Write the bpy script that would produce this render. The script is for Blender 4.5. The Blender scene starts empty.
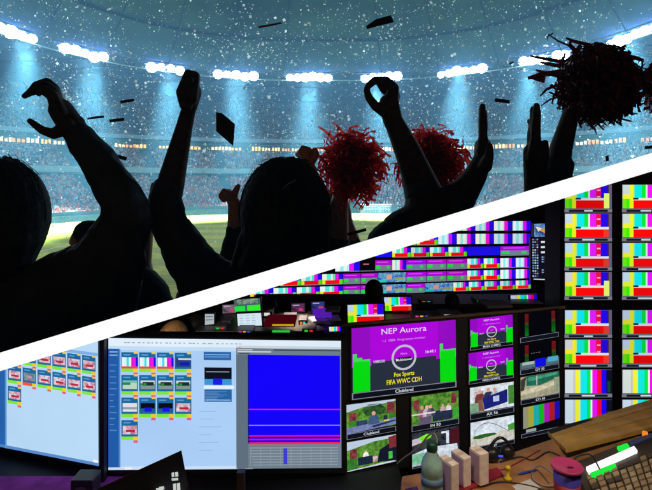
import bpy, bmesh, math, random
import numpy as np
from mathutils import Vector, Matrix
random.seed(7); rng = np.random.default_rng(7)
S = bpy.context.scene; COL = S.collection
F = 500.0; HOR = 180.0; CX = 326.0; H = 8.5      # focal length in photo pixels, horizon row, eye height above the pitch
PI = math.pi

def at(px, py, Y):
    return Vector(((px-CX)/F*Y, Y, H+(HOR-py)/F*Y))

def s2l(c):
    return tuple((v/255/12.92) if v/255 <= .04045 else ((v/255+.055)/1.055)**2.4 for v in c)

# ------------------------------------------------------------------ materials
MATS = {}
def mat(name, col, rough=.7, metal=0, noise=0, nscale=8, trans=0, spec=.4, coords='Object', bump=0):
    if name in MATS: return MATS[name]
    m = bpy.data.materials.new(name); m.use_nodes = True; MATS[name] = m
    nt = m.node_tree; b = nt.nodes['Principled BSDF']
    b.inputs['Base Color'].default_value = (*col, 1); b.inputs['Roughness'].default_value = rough
    b.inputs['Metallic'].default_value = metal; b.inputs['Specular IOR Level'].default_value = spec
    if trans: b.inputs['Transmission Weight'].default_value = trans
    if noise or bump:
        tc = nt.nodes.new('ShaderNodeTexCoord'); n = nt.nodes.new('ShaderNodeTexNoise')
        n.inputs['Scale'].default_value = nscale; n.inputs['Detail'].default_value = 5
        nt.links.new(tc.outputs[coords], n.inputs['Vector'])
    if noise:
        r = nt.nodes.new('ShaderNodeValToRGB')
        r.color_ramp.elements[0].position = .3; r.color_ramp.elements[1].position = .7
        r.color_ramp.elements[0].color = (*[max(0, c*(1-noise)) for c in col], 1)
        r.color_ramp.elements[1].color = (*[min(1, c*(1+noise)) for c in col], 1)
        nt.links.new(n.outputs['Fac'], r.inputs['Fac']); nt.links.new(r.outputs['Color'], b.inputs['Base Color'])
    if bump:
        bp = nt.nodes.new('ShaderNodeBump'); bp.inputs['Strength'].default_value = bump
        nt.links.new(n.outputs['Fac'], bp.inputs['Height']); nt.links.new(bp.outputs['Normal'], b.inputs['Normal'])
    return m
def emis(name, col, strength=1.0, sample=False):
    if name in MATS: return MATS[name]
    m = bpy.data.materials.new(name); m.use_nodes = True; MATS[name] = m
    nt = m.node_tree; nt.nodes.clear()
    o = nt.nodes.new('ShaderNodeOutputMaterial'); e = nt.nodes.new('ShaderNodeEmission')
    e.inputs['Color'].default_value = (*col, 1); e.inputs['Strength'].default_value = strength
    nt.links.new(e.outputs[0], o.inputs['Surface'])
    if name.startswith('screen_'):                # backlight unevenness of real panels
        tc = nt.nodes.new('ShaderNodeTexCoord'); n = nt.nodes.new('ShaderNodeTexNoise'); n.inputs['Scale'].default_value = 3; n.inputs['Detail'].default_value = 1
        mr = nt.nodes.new('ShaderNodeMapRange'); mr.inputs[1].default_value = .3; mr.inputs[2].default_value = .7; mr.inputs[3].default_value = strength*.95; mr.inputs[4].default_value = strength*1.04
        nt.links.new(tc.outputs['Object'], n.inputs['Vector']); nt.links.new(n.outputs['Fac'], mr.inputs[0]); nt.links.new(mr.outputs[0], e.inputs['Strength'])
    m.cycles.emission_sampling = 'FRONT' if sample else 'AUTO'
    return m
def scr(rgb, k=1.0, sample=False):
    rgb = tuple(int(v) for v in rgb)
    return emis('screen_%02x%02x%02x%s%s' % (*rgb, '' if k == 1 else '_%g' % k, '_s' if sample else ''), s2l(rgb), k, sample)
def scr_noise(name, ca, cb, scale):
    """screen showing mottled picture content"""
    if name in MATS: return MATS[name]
    m = emis(name, s2l(ca)); nt = m.node_tree
    tc = nt.nodes.new('ShaderNodeTexCoord'); n = nt.nodes.new('ShaderNodeTexNoise'); r = nt.nodes.new('ShaderNodeValToRGB')
    n.inputs['Scale'].default_value = scale; n.inputs['Detail'].default_value = 6; n.inputs['Roughness'].default_value = .7
    r.color_ramp.elements[0].position = .38; r.color_ramp.elements[1].position = .62
    r.color_ramp.elements[0].color = (*s2l(ca), 1); r.color_ramp.elements[1].color = (*s2l(cb), 1)
    nt.links.new(tc.outputs['Object'], n.inputs['Vector']); nt.links.new(n.outputs['Fac'], r.inputs['Fac'])
    e = [x for x in nt.nodes if x.type == 'EMISSION'][0]; nt.links.new(r.outputs['Color'], e.inputs['Color'])
    return m

# ------------------------------------------------------------------ object helpers
def tag(o, label=None, cat=None, group=None, kind=None):
    if label: o['label'] = label
    if cat: o['category'] = cat
    if group: o['group'] = group
    if kind: o['kind'] = kind
    return o
def empty(name, loc=(0, 0, 0)):
    o = bpy.data.objects.new(name, None); o.location = loc; o.empty_display_size = .1; COL.objects.link(o); return o
class MB:
    def __init__(s): s.v = []; s.f = []; s.m = []; s.mats = []
    def mi(s, m):
        if m not in s.mats: s.mats.append(m)
        return s.mats.index(m)
    def add(s, vs, fs, m):
        b = len(s.v); k = s.mi(m); s.v += [tuple(v) for v in vs]
        for f in fs: s.f.append(tuple(b+i for i in f)); s.m.append(k)
    def box(s, c, d, m, rot=None):
        c = Vector(c); hx, hy, hz = d[0]/2, d[1]/2, d[2]/2
        vs = [Vector((x, y, z)) for x in (-hx, hx) for y in (-hy, hy) for z in (-hz, hz)]
        if rot is not None: vs = [rot @ v for v in vs]
        s.add([c+v for v in vs], [(0, 1, 3, 2), (4, 6, 7, 5), (0, 4, 5, 1), (2, 3, 7, 6), (0, 2, 6, 4), (1, 5, 7, 3)], m)
    def tube(s, pts, r, m, n=8, cap=True):
        pts = [Vector(p) for p in pts]; rs = r if isinstance(r, (list, tuple)) else [r]*len(pts)
        rings = []
        for i, p in enumerate(pts):
            t = (pts[min(i+1, len(pts)-1)]-pts[max(i-1, 0)]).normalized()
            a = t.cross(Vector((0, 0, 1)))
            if a.length < 1e-3: a = t.cross(Vector((0, 1, 0)))
            a.normalize(); b = t.cross(a)
            rings.append([p+(a*math.cos(2*PI*k/n)+b*math.sin(2*PI*k/n))*rs[i] for k in range(n)])
        vs = [v for r_ in rings for v in r_]; fs = []
        for i in range(len(pts)-1):
            for k in range(n):
                fs.append((i*n+k, i*n+(k+1) % n, (i+1)*n+(k+1) % n, (i+1)*n+k))
        if cap: fs += [tuple(range(n))[::-1], tuple(range((len(pts)-1)*n, len(pts)*n))]
        s.add(vs, fs, m)
    def lathe(s, prof, c, m, n=32):
        c = Vector(c); vs = []; fs = []
        for r, z in prof:
            vs += [c+Vector((r*math.cos(2*PI*k/n), r*math.sin(2*PI*k/n), z)) for k in range(n)]
        for i in range(len(prof)-1):
            for k in range(n): fs.append((i*n+k, i*n+(k+1) % n, (i+1)*n+(k+1) % n, (i+1)*n+k))
        fs += [tuple(range(n))[::-1], tuple(range((len(prof)-1)*n, len(prof)*n))]
        s.add(vs, fs, m)
    def ball(s, c, rad, m, nu=12, nv=8):
        c = Vector(c); vs = [c+Vector((0, 0, rad[2]))]; fs = []
        for i in range(1, nv):
            a = PI*i/nv
            for k in range(nu):
                b = 2*PI*k/nu; vs.append(c+Vector((rad[0]*math.sin(a)*math.cos(b), rad[1]*math.sin(a)*math.sin(b), rad[2]*math.cos(a))))
        vs.append(c-Vector((0, 0, rad[2]))); L = len(vs)-1
        for k in range(nu):
            fs.append((0, 1+k, 1+(k+1) % nu)); fs.append((L, L-nu+(k+1) % nu, L-nu+k))
        for i in range(nv-2):
            for k in range(nu): fs.append((1+i*nu+k, 1+(i+1)*nu+k, 1+(i+1)*nu+(k+1) % nu, 1+i*nu+(k+1) % nu))
        s.add(vs, fs, m)
    def text(s, txt, size, fn, m, bold=0):
        """fn maps (x, y) of the flat text (centred, height = size) to a 3D point"""
        c = bpy.data.curves.new('t', 'FONT'); c.body = txt; c.size = size; c.align_x = 'CENTER'; c.align_y = 'CENTER'; c.offset = bold*size
        c.resolution_u = 3
        o = bpy.data.objects.new('t', c); COL.objects.link(o)
        me = bpy.data.meshes.new_from_object(o.evaluated_get(bpy.context.evaluated_depsgraph_get()))
        s.add([fn(v.co.x, v.co.y) for v in me.vertices], [tuple(p.vertices) for p in me.polygons], m)
        bpy.data.objects.remove(o); bpy.data.curves.remove(c); bpy.data.meshes.remove(me)
    def build(s, name, parent=None, smooth=False, bevel=0, origin=None):
        me = bpy.data.meshes.new(name); o = bpy.data.objects.new(name, me)
        if parent is not None:
            base = W_[parent.name] if parent.name in W_ else Vector(parent.location)
        else:
            base = Vector(origin) if origin is not None else Vector((0, 0, 0))
        me.from_pydata([tuple(Vector(v)-base) for v in s.v], [], s.f)
        for m in s.mats: me.materials.append(m)
        me.polygons.foreach_set('material_index', s.m)
        if smooth: me.polygons.foreach_set('use_smooth', [True]*len(s.f))
        me.update(); COL.objects.link(o)
        if parent is not None: o.parent = parent
        else: o.location = base
        W_[o.name] = base
        if bevel:
            b = o.modifiers.new('bevel', 'BEVEL'); b.width = bevel; b.segments = 2; b.limit_method = 'ANGLE'
        return o
W_ = {}      # world position of each mesh origin, so parts of parts are built in place
# ------------------------------------------------------------------ stadium
def smp(W, E, R, back=None, step=2.0, y0=10):
    """samples (point, outward normal) along a rounded end: right side, far arc, left side"""
    cx, cy = W-R, E-R; out = []
    y = y0
    while y < cy: out.append((Vector((W, y, 0)), Vector((1, 0, 0)))); y += step
    n = max(8, int(PI/2*R/step))
    for i in range(n+1):
        a = PI/2*i/n; nn = Vector((math.cos(a), math.sin(a), 0)); out.append((Vector((cx, cy, 0))+nn*R, nn))
    for p, nn in list(out)[::-1]: out.append((Vector((-p.x, p.y, 0)), Vector((-nn.x, nn.y, 0))))
    return out
BASE = smp(60, 128, 58, y0=14)
def strip_mesh(mb, samples, prof, m, closed=False):
    """sweep a profile of (offset, z) along the samples"""
    k = len(prof); vs = []; fs = []
    for p, n in samples:
        for d, z in prof: q = p+n*d; vs.append((q.x, q.y, z))
    L = len(samples)
    for i in range(L if closed else L-1):
        j = (i+1) % L
        for a in range(k-1): fs.append((i*k+a, j*k+a, j*k+a+1, i*k+a+1))
    mb.add(vs, fs, m)

# pitch
g = mat('grass_pitch', (.15, .22, .02), .9)
nt = g.node_tree; b = nt.nodes['Principled BSDF']
tc = nt.nodes.new('ShaderNodeTexCoord'); sp = nt.nodes.new('ShaderNodeSeparateXYZ'); nt.links.new(tc.outputs['Object'], sp.inputs[0])
mu = nt.nodes.new('ShaderNodeMath'); mu.operation = 'MULTIPLY'; mu.inputs[1].default_value = PI/4.5; nt.links.new(sp.outputs['Y'], mu.inputs[0])
si = nt.nodes.new('ShaderNodeMath'); si.operation = 'SINE'; nt.links.new(mu.outputs[0], si.inputs[0])
cr = nt.nodes.new('ShaderNodeValToRGB'); cr.color_ramp.elements[0].position = .45; cr.color_ramp.elements[1].position = .55
mp = nt.nodes.new('ShaderNodeMapRange'); mp.inputs[1].default_value = -1; mp.inputs[2].default_value = 1; nt.links.new(si.outputs[0], mp.inputs[0])
cr.color_ramp.elements[0].color = (.23, .24, .004, 1); cr.color_ramp.elements[1].color = (.36, .34, .006, 1)
nt.links.new(mp.outputs[0], cr.inputs[0])
nz = nt.nodes.new('ShaderNodeTexNoise'); nz.inputs['Scale'].default_value = 1.3; nz.inputs['Detail'].default_value = 8; nz.inputs['Roughness'].default_value = .75
nt.links.new(tc.outputs['Object'], nz.inputs['Vector'])
mr = nt.nodes.new('ShaderNodeMapRange'); mr.inputs[1].default_value = .3; mr.inputs[2].default_value = .7; mr.inputs[3].default_value = .55; mr.inputs[4].default_value = 1.5
nt.links.new(nz.outputs['Fac'], mr.inputs[0])
vm = nt.nodes.new('ShaderNodeVectorMath'); vm.operation = 'SCALE'; nt.links.new(cr.outputs[0], vm.inputs[0]); nt.links.new(mr.outputs[0], vm.inputs['Scale'])
nt.links.new(vm.outputs[0], b.inputs['Base Color'])
mb = MB(); mb.add([(-230, -120, 0), (230, -120, 0), (230, 320, 0), (-230, 320, 0)], [(0, 1, 2, 3)], g)
tag(mb.build('ground'), kind='structure')
# painted lines
ln = mat('line_paint', (.75, .78, .75), .8)
mb = MB()
def line(x0, y0, x1, y1, w=.14):
    d = Vector((x1-x0, y1-y0, 0)).normalized(); n = Vector((-d.y, d.x, 0))*w/2
    a, b_ = Vector((x0, y0, .012)), Vector((x1, y1, .012))
    mb.add([a-n, b_-n, b_+n, a+n], [(0, 1, 2, 3)], ln)
line(-34, 122, 34, 122); line(-34, 17, -34, 121.9); line(34, 17, 34, 121.9); line(-33.9, 69.5, 33.9, 69.5)
for s in (-1, 1): line(s*20.16, 105.6, s*20.16, 121.9); line(s*9.16, 116.6, s*9.16, 121.9)
line(-20, 105.5, 20, 105.5); line(-9.1, 116.5, 9.1, 116.5)
for i in range(48):
    a0, a1 = 2*PI*i/48, 2*PI*(i+1)/48; line(9.15*math.cos(a0), 69.5+9.15*math.sin(a0), 9.15*math.cos(a1), 69.5+9.15*math.sin(a1))
tag(mb.build('pitch_markings'), kind='structure')
# goal
GX = 12.2
gl = tag(empty('football_goal', (GX, 122, 0)), 'white football goal with net at the far end of the pitch', 'goal')
wp = mat('white_post', (.85, .85, .85), .4)
mb = MB(); mb.tube([(GX-3.66, 122, .01), (GX-3.66, 122, 2.44)], .07, wp); mb.build('post', gl)
mb = MB(); mb.tube([(GX+3.66, 122, .01), (GX+3.66, 122, 2.44)], .07, wp); mb.build('post', gl)
mb = MB(); mb.tube([(GX-3.72, 122, 2.5), (GX+3.72, 122, 2.5)], .07, wp); mb.build('crossbar', gl)
mb = MB(); nm = mat('net_cord', (.7, .72, .72), .8)
for i in range(19): x = GX-3.6+i*.4; mb.tube([(x, 122.1, 2.4), (x, 124, .02)], .02, nm, 4, False)
for j in range(7): t = j/6; mb.tube([(GX-3.6, 122.1+1.9*t, 2.4-2.38*t), (GX+3.6, 122.1+1.9*t, 2.4-2.38*t)], .02, nm, 4, False)
mb.build('net', gl)

# grandstand tiers
conc = mat('stand_concrete', (.05, .08, .10), .9, noise=.25, nscale=.4)
rail = mat('stand_rail', (.3, .36, .4), .5)
dark = mat('concourse_dark', (.03, .05, .06), .9)
board = mat('pitch_boards', (.05, .09, .13), .6, noise=.6, nscale=.25)
roofm = mat('roof_membrane', (.012, .02, .075), .9, noise=.6, spec=.0, nscale=.07)
TIERS = [(1.5, 18, 1.3, 9.4, 22), (17, 28, 11.0, 17.0, 15), (31, 62, 20.6, 38.0, 34)]   # offset in/out, z in/out, rows
names = ['lower', 'middle', 'upper']
for ti, (d0, d1, z0, z1, n) in enumerate(TIERS):
    st = tag(empty('grandstand', (0, 128+d0, z0)), '%s tier of the packed grandstand curving round the far end of the pitch' % names[ti], 'grandstand', 'grandstand tiers')
    mb = MB(); prof = []
    for r in range(n):
        d, z = d0+(d1-d0)*r/n, z0+(z1-z0)*r/n
        prof += [(d, z-(z1-z0)/n if r else z-.3), (d, z)]
    prof.append((d1, z1-(z1-z0)/n)); strip_mesh(mb, BASE, prof, conc); mb.build('terrace', st)
    mb = MB(); strip_mesh(mb, BASE, [(d0-.35, z0-.6), (d0-.4, z0+.75), (d0-.25, z0+.75), (d0-.2, z0-.6)], rail if ti else board); mb.build('front_rail', st)
    mb = MB()
    if ti == 0: strip_mesh(mb, BASE, [(.2, 0), (.2, 1.25), (.45, 1.25)], board)
    if ti == 1: strip_mesh(mb, BASE, [(17.2, z0-.7), (17.2, z0-1.0), (18.5, z0-1.2), (18.6, 8)], dark)
    if ti == 2: strip_mesh(mb, BASE, [(30.6, z0-.6), (30.6, z0-1.1), (29.6, z0-1.3)], rail)
    mb.build('fascia', st)
# lit gallery between the middle and the upper tier
ga = tag(empty('hospitality_gallery', (0, 157, 17)), 'row of lit yellow gallery windows under the upper tier', 'gallery')
mb = MB(); strip_mesh(mb, BASE, [(28.3, 16.5), (28.3, 17.3), (29.8, 17.3), (29.8, 20), (28.6, 20.1)], dark); mb.build('gallery_wall', ga)
cols = [((255, 200, 90), 1.0), ((255, 225, 150), 1.1), ((250, 170, 70), .9), ((255, 240, 200), 1.2), ((250, 160, 80), .8)]
P28 = [(p+n*29.7, n) for p, n in BASE]
vis = [i for i, (p, n) in enumerate(P28[:-1]) if abs(p.x/p.y) < .75 and (P28[i+1][0]-p).length < 8]
cnt = 0
for k, i in enumerate(vis):
    if cnt >= 96 or random.random() < .15: continue
    p, q = P28[i][0], P28[i+1][0]; L = (q-p).length; t0 = random.uniform(.0, .12); t1 = random.uniform(.85, 1)
    a, b_ = p.lerp(q, t0), p.lerp(q, t1); c = random.choice(cols); mb = MB()
    z0, z1 = 17.6, random.choice([18.7, 18.6, 18.9])
    m = emis('window_glow_%d' % cols.index(c), s2l(c[0]), c[1]*1.7)
    for u0, u1 in ((0, .25), (.36, .62), (.75, 1)):
        e, f = a.lerp(b_, u0), a.lerp(b_, u1); zz = z1-random.uniform(0, .3)
        mb.add([(e.x, e.y, z0), (f.x, f.y, z0), (f.x, f.y, zz), (e.x, e.y, zz)], [(0, 1, 2, 3)], m)
    mb.build('window', ga); cnt += 1
# crowd: a far mass of seated and standing spectators
cm = bpy.data.materials.new('crowd_clothes'); cm.use_nodes = True
at_ = cm.node_tree.nodes.new('ShaderNodeAttribute'); at_.attribute_name = 'col'
cm.node_tree.links.new(at_.outputs['Color'], cm.node_tree.nodes['Principled BSDF'].inputs['Base Color']); cm.node_tree.nodes['Principled BSDF'].inputs['Roughness'].default_value = .8
TV = []; 
for (w, d, z, ww, dd) in [(.26, .16, 0, 0, 0), (.22, .14, .62, 0, 0), (.11, .11, .64, 0, 0), (.09, .09, .9, 0, 0)]:
    TV += [(-w, -d, z), (w, -d, z), (w, d, z), (-w, d, z)]
TV = np.array(TV); TF = []
for b0 in (0, 8):
    for k in range(4): TF.append((b0+k, b0+(k+1) % 4, b0+4+(k+1) % 4, b0+4+k))
    TF.append((b0+4, b0+5, b0+6, b0+7))
TF = np.array(TF)
def crowd(d0, d1, z0, z1, n, pal, w, dim=1.0):
    pos, ang = [], []
    for r in range(n):
        d, z = d0+(d1-d0)*(r+.5)/n, z0+(z1-z0)*r/n
        acc = 0
        for i in range(len(BASE)-1):
            p, nn = BASE[i]; q, nq = BASE[i+1]; p = p+nn*d; q = q+nq*d; L = (q-p).length
            if L > 12 or abs(p.x/max(p.y, 1)) > .8: continue
            if i % 7 == 0 : continue                         # stair aisles
            m = max(1, int(L/.58))
            for k in range(m):
                if random.random() < .1: continue
                c = p.lerp(q, (k+.5)/m); pos.append((c.x+random.uniform(-.1, .1), c.y+random.uniform(-.1, .1), z+random.uniform(-.12, .22))); ang.append(math.atan2(nn.y, nn.x)-PI/2)
    pos = np.array(pos); ang = np.array(ang); N = len(pos)
    sc = rng.uniform(.85, 1.2, N)
    x = TV[None, :, 0]*sc[:, None]; y = TV[None, :, 1]*sc[:, None]; z = TV[None, :, 2]*sc[:, None]
    ca, sa = np.cos(ang)[:, None], np.sin(ang)[:, None]
    V = np.stack([x*ca-y*sa+pos[:, 0:1], x*sa+y*ca+pos[:, 1:2], z+pos[:, 2:3]], -1)
    Fc = TF[None]+(np.arange(N)*16)[:, None, None]
    me = bpy.data.meshes.new('crowd'); me.vertices.add(N*16); me.vertices.foreach_set('co', V.reshape(-1))
    nf = N*len(TF); me.loops.add(nf*4); me.loops.foreach_set('vertex_index', Fc.reshape(-1).astype(np.int32))
    me.polygons.add(nf); me.polygons.foreach_set('loop_start', np.arange(nf, dtype=np.int32)*4); me.polygons.foreach_set('loop_total', np.full(nf, 4, dtype=np.int32))
    me.update(calc_edges=True); me.validate()
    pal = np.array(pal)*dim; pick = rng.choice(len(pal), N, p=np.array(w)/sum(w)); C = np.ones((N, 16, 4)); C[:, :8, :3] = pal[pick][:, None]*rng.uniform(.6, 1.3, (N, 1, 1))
    skin = np.array([[.45, .27, .2], [.3, .17, .11], [.06, .04, .03], [.5, .35, .28]]); C[:, 8:, :3] = skin[rng.choice(4, N)][:, None]
    ca_ = me.color_attributes.new('col', 'FLOAT_COLOR', 'POINT'); ca_.data.foreach_set('color', np.clip(C, 0, 1).reshape(-1))
    me.materials.append(cm); return me
PAL = [(.85, .05, .02), (.85, .2, .08), (.85, .9, .9), (.04, .14, .28), (.01, .015, .02), (.35, .45, .5), (.7, .4, .3)]
WT = [[6, 3, 1.6, 1.6, 2.5, 1, 1], [3.2, 2.6, 3, 2, 2, 2, 1.6], [2.2, 2, 3, 3, 2.4, 2.6, 1.2]]
for ti, T in enumerate(TIERS):
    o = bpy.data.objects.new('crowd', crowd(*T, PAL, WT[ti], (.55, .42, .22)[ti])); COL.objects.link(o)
    tag(o, ['dense far crowd in red shirts filling the lower tier', 'dense far crowd of mixed shirts filling the middle tier', 'hazy far crowd filling the upper tier beneath the floodlights'][ti], 'crowd', kind='stuff')

# roof: outer ring over the stands, inner cable roof, ring and radial cables
def oval(W, E, R, B=-60, n=22):
    out = []
    for sx, sy, a0 in ((1, 1, 0), (-1, 1, PI/2), (-1, -1, PI), (1, -1, 1.5*PI)):
        cx = sx*(W-R); cy = (E-R) if sy > 0 else (B+R)
        for i in range(n+1):
            a = a0+PI/2*i/n; nn = Vector((math.cos(a), math.sin(a), 0)); out.append((Vector((cx, cy, 0))+nn*R, nn))
    return out
ZR = H+27
RING = oval(57, 127, 50)
rf = tag(empty('stadium_roof', (0, 33, ZR)), 'dark blue cable roof spanning overhead above the floodlight ring', 'roof')
mb = MB(); strip_mesh(mb, RING, [(-.5, ZR), (62, ZR+8), (64, ZR-1), (66, ZR-8)], roofm, True); mb.build('outer_roof', rf)
CEN = Vector((0, 33.5, 0))
def inner(t):
    return [(CEN+(p-CEN)*t, ZR+24*(1-t)**1.15) for p, n in RING]
mb = MB(); rings = [inner(t) for t in (.985, .9, .8, .7, .6, .5, .4, .3, .2, .1, .03)]; k = len(RING)
vs = [(p.x, p.y, z) for r in rings for p, z in r]; fs = [(i*k+a, i*k+(a+1) % k, (i+1)*k+(a+1) % k, (i+1)*k+a) for i in range(len(rings)-1) for a in range(k)]
mb.add(vs, fs, roofm); mb.build('inner_roof', rf)
cab = mat('roof_cable', (.002, .003, .006), .9, spec=0); cabw = mat('roof_rim_cable', (.25, .28, .3), .6)
for t, r in ((.8, .28), (.62, .2), (.45, .16)):
    mb = MB(); q = inner(t); mb.tube([(p.x, p.y, z-.5) for p, z in q]+[(q[0][0].x, q[0][0].y, q[0][1]-.5)], r, cab, 6); mb.build('ring_cable', rf)
for i in range(0, k, 4):
    mb = MB(); mb.tube([(inner(t)[i][0].x, inner(t)[i][0].y, inner(t)[i][1]-.35) for t in (1, .9, .8, .7, .6, .5, .4, .25)], .11, cab, 5); mb.build('radial_cable', rf)
mb = MB(); mb.tube([(p.x, p.y, ZR-1.7) for p, n in RING]+[(RING[0][0].x, RING[0][0].y, ZR-1.7)], .13, cabw, 6); mb.build('rim_cable', rf)
mb = MB()
for i in range(0, k, 2):
    p, n = RING[i]; a = p+n*2; b_ = p+n*60; mb.tube([(a.x, a.y, ZR-.6), (b_.x, b_.y, ZR+6.8)], .35, cab, 5)
mb.build('roof_truss', rf)

# floodlight banks on the roof ring
lampm = emis('lamp_glow', (.60, .90, 1.0), 48, True); fr = mat('lamp_frame', (.08, .09, .1), .5)
def ring_at(px):
    sl = (px-CX)/F; best = None
    for i in range(len(RING)):
        (p, n), (q, _) = RING[i], RING[(i+1) % len(RING)]
        if p.y < 20 and q.y < 20: continue
        f0, f1 = p.x-sl*p.y, q.x-sl*q.y
        if f0*f1 <= 0 and f0 != f1: t = f0/(f0-f1); return p.lerp(q, t), n
banks = [(-150, 50), (-62, 46), (16, 40), (85, 40), (166, 38), (236, 44), (309, 46), (381, 40), (461, 50), (533, 24), (561, 13), (636, 60), (720, 50), (810, 50)]
bl = ['far left end', 'left end', 'left edge of the picture', 'second from the left in view', 'third from the left in view', 'above the dark diamond of confetti',
      'above the centre head', 'behind the fingers that form a ring', 'right of the fingers that form a ring', 'left of the big dark pompom', 'glaring past the big dark pompom', 'right of the big dark pompom', 'right end', 'far right end']
for bi, (px, wpx) in enumerate(banks):
    p, n = ring_at(px); Y = p.y; tdir = Vector((-n.y, n.x, 0))
    wid = wpx/F*Y*(1.0 if abs(n.x) < .6 else 1.25)
    o = tag(empty('floodlight_bank', (p.x, p.y, ZR-.2)), 'glaring white floodlight bank on the roof ring, '+bl[bi], 'floodlight', 'floodlight banks on the roof ring')
    W_[o.name] = Vector(o.location)
    mb = MB(); c = Vector((p.x, p.y, ZR-.35)); rot = Matrix.Rotation(math.atan2(tdir.y, tdir.x), 3, 'Z')
    mb.box(c+n*.8, (wid+.6, .3, .25), fr, rot); mb.box(c+n*.8-Vector((0, 0, 1.1)), (wid+.6, .3, .15), fr, rot); mb.build('frame', o)
    nl = max(2, int(wid/1.9))
    for i in range(nl):
        q = c+tdir*((i+.5)/nl-.5)*wid + Vector((0, 0, random.uniform(-.35, .25)))
        mb = MB(); rr = random.uniform(.85, 1.3)
        mb.ball(q-Vector((0, 0, .55)), (rr, rr, rr*.9), lampm, 10, 6); mb.build('lamp', o, True)
    for sgn, pw, size, tgt in ((1, 4.6, 44, None), (1, .32, 105, 0)):
        L = bpy.data.lights.new('beam', 'SPOT'); L.energy = 60000*pw*(wid/10); L.color = (.8, .93, 1.0); L.spot_size = math.radians(size); L.spot_blend = 1; L.shadow_soft_size = wid*.2 if size < 60 else .8
        if size < 100: L.energy *= 7.5; L.color = (.62, 1.0, .95)
        lo = bpy.data.objects.new('beam', L); COL.objects.link(lo); lo.parent = o
        q = p-n*1.8+Vector((0, 0, ZR-1.5 if size < 60 else ZR-2.2)); lo.location = q-Vector(o.location)
        target = Vector((p.x*.90, p.y*.93, 0)) if size < 100 else Vector((0, 24, 0))
        lo.rotation_euler = (target-q).to_track_quat('-Z', 'Y').to_euler()

# drifting confetti specks: tiny bright flakes through the whole bowl
fm = bpy.data.materials.new('paper_flake'); fm.use_nodes = True; nt = fm.node_tree; nt.nodes.clear()
o_ = nt.nodes.new('ShaderNodeOutputMaterial'); d_ = nt.nodes.new('ShaderNodeBsdfDiffuse'); t_ = nt.nodes.new('ShaderNodeBsdfTranslucent'); a_ = nt.nodes.new('ShaderNodeAddShader')
d_.inputs[0].default_value = (.48, .5, .5, 1); t_.inputs[0].default_value = (.48, .5, .5, 1)
nt.links.new(d_.outputs[0], a_.inputs[0]); nt.links.new(t_.outputs[0], a_.inputs[1]); nt.links.new(a_.outputs[0], o_.inputs[0])
N = 30000
Yd = 9*np.exp(rng.uniform(0, math.log(11), N)); px = rng.uniform(-60, 712, N); py = rng.uniform(-30, 300, N)
dn = np.clip(1.15-np.abs(py-95)/150, .12, 1); dn = dn*(.55+.45*np.sin(px/37+py/51)*np.sin(py/23-px/91+2)+.25); keep = rng.random(N) < dn
Yd, px, py = Yd[keep], px[keep], py[keep]; N = len(Yd)
C = np.stack([(px-CX)/F*Yd, Yd, H+(HOR-py)/F*Yd], -1)
size = Yd/F*np.clip(rng.lognormal(-.66, .55, N), .15, 2.0)
ok = C[:, 2] > .3; C, size = C[ok], size[ok]; N = len(C)
A = rng.normal(size=(N, 3)); A[:, 1] *= .35; A /= np.linalg.norm(A, axis=1)[:, None]; B = np.cross(A, np.stack([rng.normal(size=N)*.4, np.ones(N), rng.normal(size=N)*.4], 1)); B /= np.linalg.norm(B, axis=1)[:, None]; Cc = np.cross(A, B)
el = rng.uniform(.6, 1.0, N)[:, None]; s_ = size[:, None]
V = np.stack([C+A*s_*el, C+B*s_, C-A*s_*el, C-B*s_], 1)
me = bpy.data.meshes.new('confetti_specks'); me.vertices.add(N*4); me.vertices.foreach_set('co', V.reshape(-1)); me.loops.add(N*4); me.loops.foreach_set('vertex_index', np.arange(N*4, dtype=np.int32))
me.polygons.add(N); me.polygons.foreach_set('loop_start', np.arange(N, dtype=np.int32)*4); me.polygons.foreach_set('loop_total', np.full(N, 4, dtype=np.int32)); me.update(calc_edges=True)
me.materials.append(fm); o = bpy.data.objects.new('confetti_specks', me); COL.objects.link(o)
tag(o, 'thousands of tiny bright confetti specks drifting through the floodlit stadium air', 'confetti', kind='stuff')
# air
hz = bpy.data.materials.new('haze_air'); hz.use_nodes = True; nt = hz.node_tree; nt.nodes.clear()
o_ = nt.nodes.new('ShaderNodeOutputMaterial'); v_ = nt.nodes.new('ShaderNodeVolumePrincipled'); nt.links.new(v_.outputs[0], o_.inputs['Volume'])
v_.inputs['Density'].default_value = .0019; v_.inputs['Color'].default_value = (.28, .63, .97, 1); v_.inputs['Anisotropy'].default_value = .45
mb = MB(); mb.box((0, 95, 40), (500, 480, 86), hz); o = mb.build('haze'); tag(o, kind='stuff')
o['label'] = 'thin blue haze hanging in the floodlit stadium air'; o['category'] = 'haze'
# ------------------------------------------------------------------ the sloping divider slab between the two places
SX, SY = .3067, -.1640                      # plane z = H + SX*x + SY*y passes through the eye
def zp(x, y): return H+SX*x+SY*y
TH = .0111
slab = tag(empty('divider_slab', (0, .6, zp(0, .6))), 'long sloping white divider running diagonally between the stadium above and the control room below', 'divider')
W_[slab.name] = Vector(slab.location)
def slab_piece(y0, y1, th, m, name, x0=-7.5, x1=8.5):
    mb = MB(); vs = [(x, y, zp(x, y)+s*th) for x in (x0, x1) for y in (y0, y1) for s in (-1, 1)]
    mb.add(vs, [(0, 1, 3, 2), (4, 6, 7, 5), (0, 4, 5, 1), (2, 3, 7, 6), (0, 2, 6, 4), (1, 5, 7, 3)], m); return mb.build(name, slab)
slab_piece(.6, .615, TH, emis('white_edge_glow', (1, 1, 1), 1.0, True), 'glowing_edge', -1.2, 1.2)  # front edge glows by its own material so the divider reads pure white
slab_piece(.617, 8.2, TH*.8, mat('slab_board', (.05, .05, .055), .8), 'board')

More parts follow.
